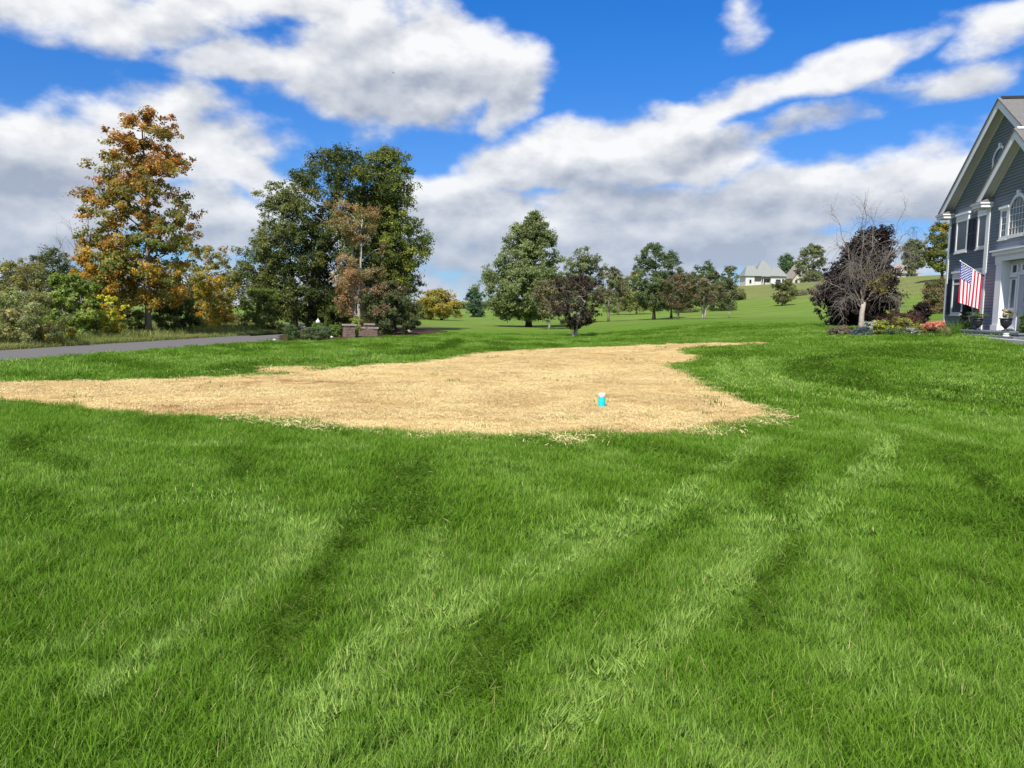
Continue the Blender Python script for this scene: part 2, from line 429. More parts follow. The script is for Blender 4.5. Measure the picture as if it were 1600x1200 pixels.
def fbm(P, scale, seed=0, oct=3):
    r = 0; a = .5; t = 0
    for k in range(oct): r = r + a * vnoise(P, scale * 2 ** k, seed + k); t += a; a *= .5
    return r / t

# ------------------------------------------------------------------ ground, straw patch, drive, bed
def grid_axis(lims):
    out = [lims[0][0]]
    for a, b, st in lims: out += list(np.arange(a, b, st))[1:] + [b]
    return np.array(out)
gx = grid_axis([(-4000, -600, 340), (-600, -100, 25), (-100, -40, 4), (-40, 40, .5), (40, 100, 2.5), (100, 400, 10), (400, 600, 25), (600, 4000, 340)])
gy = grid_axis([(-400, -40, 40), (-40, 0, 4), (0, 70, .5), (70, 130, 2.5), (130, 420, 7), (420, 800, 30), (800, 6000, 400)])
GX, GY = np.meshgrid(gx, gy); GZ = terr(GX, GY)
nx, ny = len(gx), len(gy); idx = np.arange(nx * ny).reshape(ny, nx)
GF = np.stack([idx[:-1, :-1], idx[:-1, 1:], idx[1:, 1:], idx[1:, :-1]], -1).reshape(-1, 4)
ground = link('ground', fast_mesh('ground', np.stack([GX, GY, GZ], -1).reshape(-1, 3), GF, smooth=True), 'lawn')
tag(ground, 'wide green lawn running from the camera to the far hill', None, None, 'structure')

def hits(pts): return [hit(*p)[:2] for p in pts]
STRAW_PX = [(-160, 618), (0, 627), (60, 632), (130, 640), (220, 650), (300, 655), (400, 657), (480, 662), (520, 670), (600, 677), (700, 682), (800, 683), (900, 682), (1000, 680), (1060, 677),
            (1120, 670), (1165, 662), (1195, 650), (1200, 645), (1170, 632), (1130, 617), (1100, 603), (1085, 592), (1052, 579), (1046, 573), (1075, 567), (1098, 560), (1070, 553), (1062, 548),
            (1100, 544), (1160, 541), (1215, 537), (1100, 537), (1000, 540), (900, 544), (800, 549), (740, 553), (700, 562), (650, 568), (560, 574), (490, 580), (440, 587), (380, 590), (200, 597), (100, 598), (0, 599), (-160, 600)]
STRAW = hits(STRAW_PX)
STRAW2 = hits([(404, 579), (430, 575), (488, 574), (497, 579), (470, 583), (415, 585)])
ROAD_LO = hits([(-330, 594), (-150, 579), (0, 567), (110, 557.5), (220, 549), (330, 540.5), (440, 533)]); ROAD_HI = hits([(-330, 566), (-150, 556.5), (0, 548), (110, 541), (220, 534.5), (330, 527.5), (440, 521)])
_d = ROAD_LO[-1] - ROAD_LO[-2]; _d = _d / np.linalg.norm(_d); _w = np.linalg.norm(ROAD_HI[-1] - ROAD_LO[-1])
ang = math.atan2(_d[1], _d[0]); pl = ROAD_LO[-1].copy(); ph = ROAD_HI[-1].copy(); c0 = (pl + ph) / 2; hw = _w / 2
for k in range(12):
    ang += math.radians(6.5); c0 = c0 + 3.2 * np.array([math.cos(ang), math.sin(ang)])
    nn = np.array([math.sin(ang), -math.cos(ang)])
    ROAD_LO.append(c0 + nn * 2.2); ROAD_HI.append(c0 - nn * 2.2)
def strip(name, lo, hi, z, mat, sub=3):
    V = []; F = []
    lo = np.array(lo); hi = np.array(hi)
    for i in range(len(lo)):
        for k in range(sub + 1):
            p = lo[i] + (hi[i] - lo[i]) * k / sub; V.append((p[0], p[1], float(terr(p[0], p[1])) + z))
    for i in range(len(lo) - 1):
        for k in range(sub):
            a = i * (sub + 1) + k; F.append((a, a + 1, a + sub + 2, a + sub + 1))
    return link(name, fast_mesh(name, V, F), mat)
tag(strip('driveway', ROAD_LO, ROAD_HI, .012, 'asphalt'), 'narrow grey asphalt drive crossing below the trees', kind='structure')
def cells(name, polys, step, z, mat, rag=.0):
    P = np.concatenate([np.array(p) for p in polys]); x0, y0 = P.min(0); x1, y1 = P.max(0)
    xs = np.arange(x0 - step, x1 + step, step); ys = np.arange(y0 - step, y1 + step, step)
    X, Y = np.meshgrid(xs, ys); C = np.stack([X.ravel() + step / 2, Y.ravel() + step / 2], -1)
    if rag: C = C + (np.stack([vnoise(C, 1.3, 3), vnoise(C, 1.3, 9)], -1) - .5) * rag
    ins = np.zeros(len(C), bool)
    for p in polys: ins |= inpoly(C, p)
    n = len(xs); ii = np.arange(len(C))[ins]; r, c = ii // n, ii % n
    ok = (r < len(ys) - 1) & (c < n - 1); r, c = r[ok], c[ok]
    F = np.stack([r * n + c, r * n + c + 1, (r + 1) * n + c + 1, (r + 1) * n + c], -1)
    u, inv = np.unique(F, return_inverse=True); V = np.stack([X.ravel()[u], Y.ravel()[u]], -1)
    V = np.concatenate([V, (terr(V[:, 0], V[:, 1]) + z)[:, None]], 1)
    return link(name, fast_mesh(name, V, inv.reshape(-1, 4), smooth=True), mat)
tag(cells('straw_bed', [STRAW, STRAW2], .16, .014, 'straw_ground', .35), 'broad patch of reseeded soil under pale straw', kind='structure')
BED = [at(x, Y)[:2] for x, Y in [(1292, 33), (1300, 30.5), (1330, 28.6), (1390, 27.4), (1450, 27.2), (1500, 27.6), (1530, 28.2)]] + [np.array((18.6, 30)), np.array((19.3, 34)), np.array((19.6, 37)), np.array((16.5, 38.5)), np.array((14.6, 37))]
tag(cells('mulch_bed', [BED], .16, .02, 'mulch', .3), 'dark mulched flower bed in front of the blue house', kind='structure')
BED2 = hits([(436, 535), (470, 534), (540, 531), (600, 528), (680, 523), (700, 518), (640, 514), (560, 513), (470, 517), (440, 524)])
tag(cells('planting_bed', [BED2], .25, .03, 'mulch', .4), 'brown mulch bed beside the drive entrance', kind='structure')
_pp = [at(x, 255)[:2] for x in (640, 700, 760, 800)]
tag(strip('lane', [at(700, 200)[:2], at(735, 225)[:2], at(765, 260)[:2], at(790, 320)[:2]], [at(704, 206)[:2], at(737, 233)[:2], at(766, 270)[:2], at(790, 335)[:2]], .12, 'concrete'), 'pale lane climbing the far field', kind='structure')

# ------------------------------------------------------------------ grass and straw, placed point by point
def blade_clump(name, n, rad, hmin, hmax, w0, bend, mat, seed, flat=False, segs=3):
    r = np.random.default_rng(seed); V = []; F4 = []; H = []; Rn = []
    for k in range(n):
        a = r.uniform(0, 2 * math.pi); q = rad * math.sqrt(r.uniform()); p = np.array([q * math.cos(a), q * math.sin(a), 0])
        ya = r.uniform(0, 2 * math.pi); side = np.array([math.cos(ya), math.sin(ya), 0]); fw = np.array([-math.sin(ya), math.cos(ya), 0])
        L = r.uniform(hmin, hmax); rn = r.uniform(); w = w0 * r.uniform(.55, 1.7)
        b = len(V)
        if flat:
            dz = r.uniform(-.12, .16); c = r.normal(0, .12); z0 = r.uniform(.004, .03)
            for s in range(segs + 1):
                t = s / segs - .5; q3 = p + fw * (t * L) + side * (c * L * t * t) + np.array([0, 0, z0 + dz * L * t + .012 * math.sin(7 * t + ya)])
                V += [q3 - side * w / 2, q3 + side * w / 2 + np.array([0, 0, w * .35])]; H += [abs(t) * 2, abs(t) * 2]; Rn += [rn, rn]
        else:
            bd = abs(r.normal(bend, bend * .6)); ta = r.uniform(0, 2 * math.pi); tl = abs(r.normal(0, .38)); tv = np.array([math.cos(ta) * tl, math.sin(ta) * tl, 0])
            for s in range(segs + 1):
                t = s / segs; ww = w * (1 - t ** 1.6 * .92)
                q3 = p + tv * (L * t) + fw * (L * bd * t ** 2) + np.array([0, 0, L * t * (1 - .35 * bd * t)])
                V += [q3 - side * ww / 2, q3 + side * ww / 2]; H += [t, t]; Rn += [rn, rn]
        for s in range(segs): F4.append((b + 2 * s, b + 2 * s + 1, b + 2 * s + 3, b + 2 * s + 2))
    me = fast_mesh(name, np.array(V), np.array(F4), smooth=True, attrs={'hh': (np.array(H, np.float32), 'FLOAT'), 'rnd': (np.array(Rn, np.float32), 'FLOAT')})
    me.materials.append(MATS[mat]); return me
def make_instancer():
    def mk(col):
        ng = bpy.data.node_groups.new('scatter', 'GeometryNodeTree')
        ng.interface.new_socket('Geometry', in_out='INPUT', socket_type='NodeSocketGeometry'); ng.interface.new_socket('Geometry', in_out='OUTPUT', socket_type='NodeSocketGeometry')
        gi = ng.nodes.new('NodeGroupInput'); go = ng.nodes.new('NodeGroupOutput')
        ci = ng.nodes.new('GeometryNodeCollectionInfo'); ci.inputs['Collection'].default_value = col; ci.inputs['Separate Children'].default_value = True; ci.inputs['Reset Children'].default_value = True
        ip = ng.nodes.new('GeometryNodeInstanceOnPoints'); ip.inputs['Pick Instance'].default_value = True
        def na(nm, t):
            n = ng.nodes.new('GeometryNodeInputNamedAttribute'); n.data_type = t; n.inputs['Name'].default_value = nm; return n.outputs['Attribute']
        L = ng.links.new
        L(gi.outputs[0], ip.inputs['Points']); L(ci.outputs[0], ip.inputs['Instance']); L(na('vi', 'INT'), ip.inputs['Instance Index'])
        e = ng.nodes.new('FunctionNodeEulerToRotation'); L(na('rot', 'FLOAT_VECTOR'), e.inputs[0]); L(e.outputs[0], ip.inputs['Rotation'])
        L(na('sc', 'FLOAT_VECTOR'), ip.inputs['Scale']); L(ip.outputs[0], go.inputs[0])
        return ng
    return mk
mk_scatter = make_instancer()
def scatter(name, meshes, P, lean_dir, lean, scale, tint, label, cat, z=0.0):
    """P (n,2); every point carries one tuft, turned at random and leant by `lean` radians towards lean_dir"""
    n = len(P); c = bpy.data.collections.new(name + '_tufts')
    for k, me in enumerate(meshes):
        c.objects.link(bpy.data.objects.new('%s_tuft_%02d' % (name, k), me))
    yaw = RNG.uniform(0, 2 * np.pi, n); cy, sy = np.cos(yaw), np.sin(yaw)
    ax = np.stack([-np.sin(lean_dir), np.cos(lean_dir), np.zeros(n)], -1)       # axis across the lean
    cl, sl = np.cos(lean), np.sin(lean); x, y = ax[:, 0], ax[:, 1]; o = 1 - cl
    T = np.zeros((n, 3, 3))
    T[:, 0, 0] = cl + x * x * o; T[:, 0, 1] = x * y * o; T[:, 0, 2] = y * sl
    T[:, 1, 0] = x * y * o; T[:, 1, 1] = cl + y * y * o; T[:, 1, 2] = -x * sl
    T[:, 2, 0] = -y * sl; T[:, 2, 1] = x * sl; T[:, 2, 2] = cl
    Z = np.zeros((n, 3, 3)); Z[:, 0, 0] = cy; Z[:, 0, 1] = -sy; Z[:, 1, 0] = sy; Z[:, 1, 1] = cy; Z[:, 2, 2] = 1
    M = T @ Z
    rot = np.stack([np.arctan2(M[:, 2, 1], M[:, 2, 2]), np.arcsin(np.clip(-M[:, 2, 0], -1, 1)), np.arctan2(M[:, 1, 0], M[:, 0, 0])], -1)
    me = bpy.data.meshes.new(name); me.vertices.add(n)
    co = np.concatenate([P, (terr(P[:, 0], P[:, 1]) + z)[:, None]], 1).astype(np.float32); me.vertices.foreach_set('co', co.ravel())
    for nm, arr, t in (('rot', rot, 'FLOAT_VECTOR'), ('sc', scale if scale.ndim == 2 else np.repeat(scale[:, None], 3, 1), 'FLOAT_VECTOR'), ('tint', tint, 'FLOAT')):
        a = me.attributes.new(nm, t, 'POINT'); a.data.foreach_set('vector' if t == 'FLOAT_VECTOR' else 'value', np.ascontiguousarray(arr, np.float32).ravel())
    a = me.attributes.new('vi', 'INT', 'POINT'); a.data.foreach_set('value', RNG.integers(0, len(meshes), n).astype(np.int32))
    ob = link(name, me); md = ob.modifiers.new('scatter', 'NODES'); md.node_group = mk_scatter(c)
    return tag(ob, label, cat, kind='stuff')

# wheel tracks and trodden lines on the lawn, as the mower and the spreader left them
def track(pts): return np.array(hits(pts))
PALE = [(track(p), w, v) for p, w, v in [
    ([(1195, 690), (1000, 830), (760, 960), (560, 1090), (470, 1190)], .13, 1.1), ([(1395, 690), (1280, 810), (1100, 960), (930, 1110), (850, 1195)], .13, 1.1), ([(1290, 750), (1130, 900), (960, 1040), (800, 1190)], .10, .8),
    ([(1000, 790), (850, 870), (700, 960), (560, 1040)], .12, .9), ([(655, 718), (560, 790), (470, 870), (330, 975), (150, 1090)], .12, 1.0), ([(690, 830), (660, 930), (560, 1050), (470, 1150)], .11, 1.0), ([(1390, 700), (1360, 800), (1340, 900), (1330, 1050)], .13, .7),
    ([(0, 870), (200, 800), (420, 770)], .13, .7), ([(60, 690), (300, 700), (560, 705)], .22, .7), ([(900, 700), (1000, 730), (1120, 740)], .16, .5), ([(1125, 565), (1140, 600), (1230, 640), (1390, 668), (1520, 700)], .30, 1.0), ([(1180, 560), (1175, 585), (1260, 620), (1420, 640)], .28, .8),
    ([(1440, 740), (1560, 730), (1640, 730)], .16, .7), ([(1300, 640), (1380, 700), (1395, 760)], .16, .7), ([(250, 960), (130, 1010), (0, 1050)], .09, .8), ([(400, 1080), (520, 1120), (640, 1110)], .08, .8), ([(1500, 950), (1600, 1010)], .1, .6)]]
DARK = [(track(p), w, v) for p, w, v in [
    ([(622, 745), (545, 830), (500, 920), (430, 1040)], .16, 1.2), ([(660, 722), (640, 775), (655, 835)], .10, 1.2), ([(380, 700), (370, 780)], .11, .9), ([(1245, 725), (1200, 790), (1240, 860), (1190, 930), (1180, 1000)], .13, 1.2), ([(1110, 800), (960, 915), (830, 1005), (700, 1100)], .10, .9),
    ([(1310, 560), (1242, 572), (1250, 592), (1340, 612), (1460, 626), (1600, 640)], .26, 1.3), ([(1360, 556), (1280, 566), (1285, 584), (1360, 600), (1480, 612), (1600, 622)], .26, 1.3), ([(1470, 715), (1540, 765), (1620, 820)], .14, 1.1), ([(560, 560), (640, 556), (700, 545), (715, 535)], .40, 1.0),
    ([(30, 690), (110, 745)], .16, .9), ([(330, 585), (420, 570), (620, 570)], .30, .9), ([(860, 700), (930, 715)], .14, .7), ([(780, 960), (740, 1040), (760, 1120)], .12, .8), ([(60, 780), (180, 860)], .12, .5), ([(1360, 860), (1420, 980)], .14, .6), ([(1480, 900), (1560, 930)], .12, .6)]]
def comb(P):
    """-1 (combed towards the viewer, shade tinted in) .. +1 (combed away, sheen tinted in)"""
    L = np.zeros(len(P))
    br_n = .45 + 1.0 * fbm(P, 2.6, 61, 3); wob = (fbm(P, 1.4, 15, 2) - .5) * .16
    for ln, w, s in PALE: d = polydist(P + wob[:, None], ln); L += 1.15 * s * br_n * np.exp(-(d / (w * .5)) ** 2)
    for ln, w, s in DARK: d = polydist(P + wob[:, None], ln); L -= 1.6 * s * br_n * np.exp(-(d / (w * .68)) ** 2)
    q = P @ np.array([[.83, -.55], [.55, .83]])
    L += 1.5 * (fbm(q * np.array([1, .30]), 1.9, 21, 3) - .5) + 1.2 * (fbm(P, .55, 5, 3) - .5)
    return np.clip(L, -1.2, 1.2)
def lawn_points(y0, y1, dens):
    w1 = .75 * y1 + 2.5; n = int((y1 - y0) * 2 * w1 * dens)
    P = np.stack([RNG.uniform(-w1, w1, n), RNG.uniform(y0, y1, n)], -1)
    P = P[np.abs(P[:, 0]) < .75 * P[:, 1] + 2.5]
    jit = (np.stack([vnoise(P, 1.7, 31), vnoise(P, 1.7, 47)], -1) - .5) * .35 + RNG.normal(0, .07, P.shape)
    ins = inpoly(P + jit, STRAW) | inpoly(P + jit, STRAW2)
    ins &= RNG.uniform(size=len(P)) > .006
    rd = inpoly(P + jit * .5, np.concatenate([ROAD_LO, ROAD_HI[::-1]])); bd = inpoly(P, BED) | inpoly(P, BED2)
    # inside the house or beyond the drive
    far = inpoly(P, np.concatenate([ROAD_HI, [ROAD_HI[-1] + np.array([-60, 60]), ROAD_HI[0] + np.array([-60, 60])]]))
    hs = (P[:, 0] > 18.2) & (P[:, 1] > 18)
    return P[~(ins | rd | bd | far | hs)]
near_t = [blade_clump('near_tuft%d' % k, 40, .085, .045, .098, .0034, .40, 'grass_blade', 100 + k) for k in range(8)]
mid_t = [blade_clump('mid_tuft%d' % k, 56, .15, .045, .09, .0050, .36, 'grass_blade', 200 + k) for k in range(6)]
far_t = [blade_clump('far_tuft%d' % k, 60, .30, .045, .085, .012, .3, 'grass_blade', 300 + k, segs=2) for k in range(6)]
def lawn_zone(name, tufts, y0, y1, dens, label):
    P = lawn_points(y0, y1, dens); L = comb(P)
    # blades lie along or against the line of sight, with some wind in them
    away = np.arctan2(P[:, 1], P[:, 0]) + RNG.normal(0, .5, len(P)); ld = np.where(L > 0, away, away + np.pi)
    lean = np.abs(L) * .80 + RNG.normal(0, .12, len(P)); tint = np.clip(.06 + .66 * L + RNG.normal(0, .20, len(P)), -1, 1)  # tint paints the leaning blades' sheen and shade into their colour
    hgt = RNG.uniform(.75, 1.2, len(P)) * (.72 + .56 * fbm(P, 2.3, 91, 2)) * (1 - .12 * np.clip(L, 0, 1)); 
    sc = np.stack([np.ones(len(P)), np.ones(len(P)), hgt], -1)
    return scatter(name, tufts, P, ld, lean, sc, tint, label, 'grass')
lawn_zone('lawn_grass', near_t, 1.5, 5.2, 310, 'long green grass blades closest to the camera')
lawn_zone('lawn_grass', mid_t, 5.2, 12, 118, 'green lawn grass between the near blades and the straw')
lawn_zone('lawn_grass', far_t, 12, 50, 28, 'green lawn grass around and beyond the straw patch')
# straw
straw_t = [blade_clump('straw_tuft%d' % k, 90, .24, .04, .13, .0032, 0, 'straw', 400 + k, flat=True) for k in range(6)]
def straw_points():
    Q = np.array(STRAW); x0, y0 = Q.min(0) - .6; x1, y1 = Q.max(0) + .6; n = int((x1 - x0) * (y1 - y0) * 34)
    P = np.stack([RNG.uniform(x0, x1, n), RNG.uniform(y0, y1, n)], -1); P = P[np.abs(P[:, 0]) < .80 * P[:, 1] + 2]
    j = RNG.normal(0, .13, P.shape); ins = inpoly(P + j, STRAW) | inpoly(P + j, STRAW2)
    thin = fbm(P * np.array([.5, 1.4]), .8, 77, 3) < .52
    ins &= thin | (RNG.uniform(size=len(P)) < .4)
    # handfuls blown past the tip onto the grass
    ex = []
    for (a, b, n2, sp) in [((1205, 657), (1255, 660), 9, .07), ((1190, 668), (1225, 671), 6, .07), ((470, 666), (540, 676), 14, .12), ((330, 660), (700, 686), 16, .12), ((1040, 682), (1150, 684), 8, .10), ((300, 590), (650, 572), 16, .2), ((850, 690), (900, 700), 12, .2)]:
        A, B = hit(*a)[:2], hit(*b)[:2]; t = RNG.uniform(size=(n2, 1)); ex.append(A + (B - A) * t + RNG.normal(0, sp, (n2, 2)))
    return P[ins], np.concatenate(ex)
SP, SX = straw_points()
loose_t = [blade_clump('loose_straw%d' % k, 10, .20, .05, .18, .0045, 0, 'straw', 450 + k, flat=True) for k in range(5)]
_n = len(SX); SX = np.repeat(SX, 2, 0) + RNG.normal(0, .12, (2 * _n, 2))
scatter('loose_straw', loose_t, SX, RNG.uniform(0, 6.28, len(SX)), np.abs(RNG.normal(0, .2, len(SX))), RNG.uniform(.6, 1.1, len(SX)), np.clip(RNG.normal(.1, .2, len(SX)), 0, 1), 'stray straw blown over the grass round the patch edges', 'straw', z=.06)
SX = SX[:0]; SP = np.concatenate([SP, SX]); on_grass = np.zeros(len(SP)); pass
st = scatter('straw', straw_t, SP, RNG.uniform(0, 6.28, len(SP)), np.abs(RNG.normal(0, .06, len(SP))), np.where(on_grass > 0, .45, 1.0) * RNG.uniform(.7, 1.2, len(SP)), np.clip(fbm(SP, .9, 3) * 1.6 - .55 + RNG.normal(0, .2, len(SP)), 0, 1),
             'loose pale straw strewn over the bare soil', 'straw', z=.014)
_co = np.empty(len(SP) * 3, np.float32); st.data.vertices.foreach_get('co', _co); _co = _co.reshape(-1, 3); _co[:, 2] += on_grass * .055; st.data.vertices.foreach_set('co', _co.ravel())
# dry verge beyond the drive
dry_t = [blade_clump('verge_tuft%d' % k, 40, .22, .10, .30, .012, .5, 'dry_blade', 500 + k) for k in range(5)]
hi = np.array(ROAD_HI[:14]); t = RNG.uniform(0, len(hi) - 1.001, 5200); i0 = t.astype(int); f_ = (t - i0)[:, None]
VP = hi[i0] * (1 - f_) + hi[i0 + 1] * f_; nrm = np.array([-.88, .47]); VP = VP + nrm * (RNG.uniform(0.06, 1, len(VP)) ** 1.3 * 2.2)[:, None]
scatter('verge_grass', dry_t, VP, RNG.uniform(0, 6.28, len(VP)), np.abs(RNG.normal(0, .25, len(VP))), RNG.uniform(.5, 1.0, len(VP)), np.clip(fbm(VP, .35, 8) * 2 - .5, 0, 1), 'yellowed dry verge grass along the far edge of the drive', 'grass')

# tall rough grass and weeds between the verge and the thicket
weed_t = [blade_clump('weed_tuft%d' % k, 46, .32, .18, .5, .020, .45, 'dry_blade', 600 + k) for k in range(5)]
t = RNG.uniform(0, len(hi) - 1.001, 5200); i0 = t.astype(int); f_ = (t - i0)[:, None]
WP = hi[i0] * (1 - f_) + hi[i0 + 1] * f_ + nrm * (1.3 + RNG.uniform(0, 1, 5200) ** 1.2 * 12)[:, None]
scatter('rough_grass', weed_t, WP, RNG.uniform(0, 6.28, len(WP)), np.abs(RNG.normal(0, .25, len(WP))), RNG.uniform(.6, 1.2, len(WP)), np.clip(fbm(WP, .5, 18) * 1.4 + .1, 0, 1), 'tall rough grass and weeds under the trees beyond the drive', 'grass')
# ------------------------------------------------------------------ trees and shrubs
def project(p):
    d = np.asarray(p, float) - EYE
    cp, sp = math.cos(PITCH), math.sin(PITCH)
    fw = d[1] * cp - d[2] * sp; up = d[1] * sp + d[2] * cp; x = d[0] / fw * FPX; y = up / fw * FPX
    c, s = math.cos(ROLL), math.sin(ROLL); xi, yi = x * c + y * s, -x * s + y * c
    return 800 + xi, 600 - yi
def leaves_mesh(name, C, rc, n, leaf, colf, rng, up=.35, droop=.3, squash=.75, km=None):
    """n leaf-sized faces gathered round the clump centres C"""
    nc = len(C); w = rng.uniform(.4, 1.6, nc) * rc ** 1.5; k = rng.choice(nc, n, p=w / w.sum())
    d = rng.normal(size=(n, 3)); d /= np.linalg.norm(d, axis=1)[:, None]
    off = d * (rc[k] * rng.uniform(.0, 1, n) ** .6 * np.where(rng.uniform(size=n) < .06, 1.7, 1.0))[:, None]; off[:, 2] *= squash
    P = C[k] + off
    nrm = rng.normal(size=(n, 3)); nrm[:, 2] += up * 2; nrm += d * .6
    if km is not None:                              # leaves face out of the crown
        o_ = (P - P.mean(0)) / (P.std(0) + 1e-3); nrm += 1.15 * o_ / (np.linalg.norm(o_, axis=1)[:, None] + 1e-6)
    nrm /= np.linalg.norm(nrm, axis=1)[:, None]
    a = rng.normal(size=(n, 3)) + d * .5; a[:, 2] -= droop; a -= nrm * (a * nrm).sum(1)[:, None]; a /= np.linalg.norm(a, axis=1)[:, None] + 1e-9
    s = np.cross(nrm, a); L = leaf * rng.uniform(.55, 1.35, n)[:, None]; Wd = L * rng.uniform(.30, .46, n)[:, None]
    V = np.stack([P - a * L * .5, P + s * Wd - nrm * L * .06, P + a * L * .5 - nrm * L * .12, P - s * Wd - nrm * L * .06], 1).reshape(-1, 3)
    F = np.arange(4 * n).reshape(-1, 4)
    col = colf(C[k], P, k if km is None else km[k], rng); col = np.repeat(col, 4, 0)
    return fast_mesh(name, V, F, cols=col)
BR, LN, LS = 1.95, 1.84, .75      # leaf brightness, number and size for the whole place
def palette_fn(pal, H, jitter=.28, seed=1):
    """pal: (rgb, weight[, centre height, spread]); each clump leans to one colour of the tree"""
    rgb = np.array([p[0] for p in pal]); wt = np.array([p[1] for p in pal], float)
    zc = np.array([p[2] if len(p) > 2 else .5 for p in pal]); zs = np.array([p[3] if len(p) > 3 else 9. for p in pal])
    def f(Cc, P, k, rng):
        n = len(P); uk = np.random.default_rng(seed).uniform(size=int(k.max()) + 1)
        def pick(z, u):
            w = wt[None] * np.exp(-((z[:, None] / H - zc[None]) / zs[None]) ** 2); w = w / w.sum(1)[:, None]
            return (np.cumsum(w, 1) < u[:, None]).sum(1).clip(0, len(pal) - 1)
        a = rgb[pick(Cc[:, 2], uk[k])]; b = rgb[pick(P[:, 2], rng.uniform(size=n))]
        m = (rng.uniform(size=n) < .38)[:, None]
        c = np.where(m, b, a) * rng.uniform(1 - jitter, 1 + jitter, n)[:, None]
        c = c * (np.random.default_rng(seed + 5).uniform(.78, 1.22, int(k.max()) + 1)[k])[:, None]
        return np.clip(c, .004, .9)
    return f
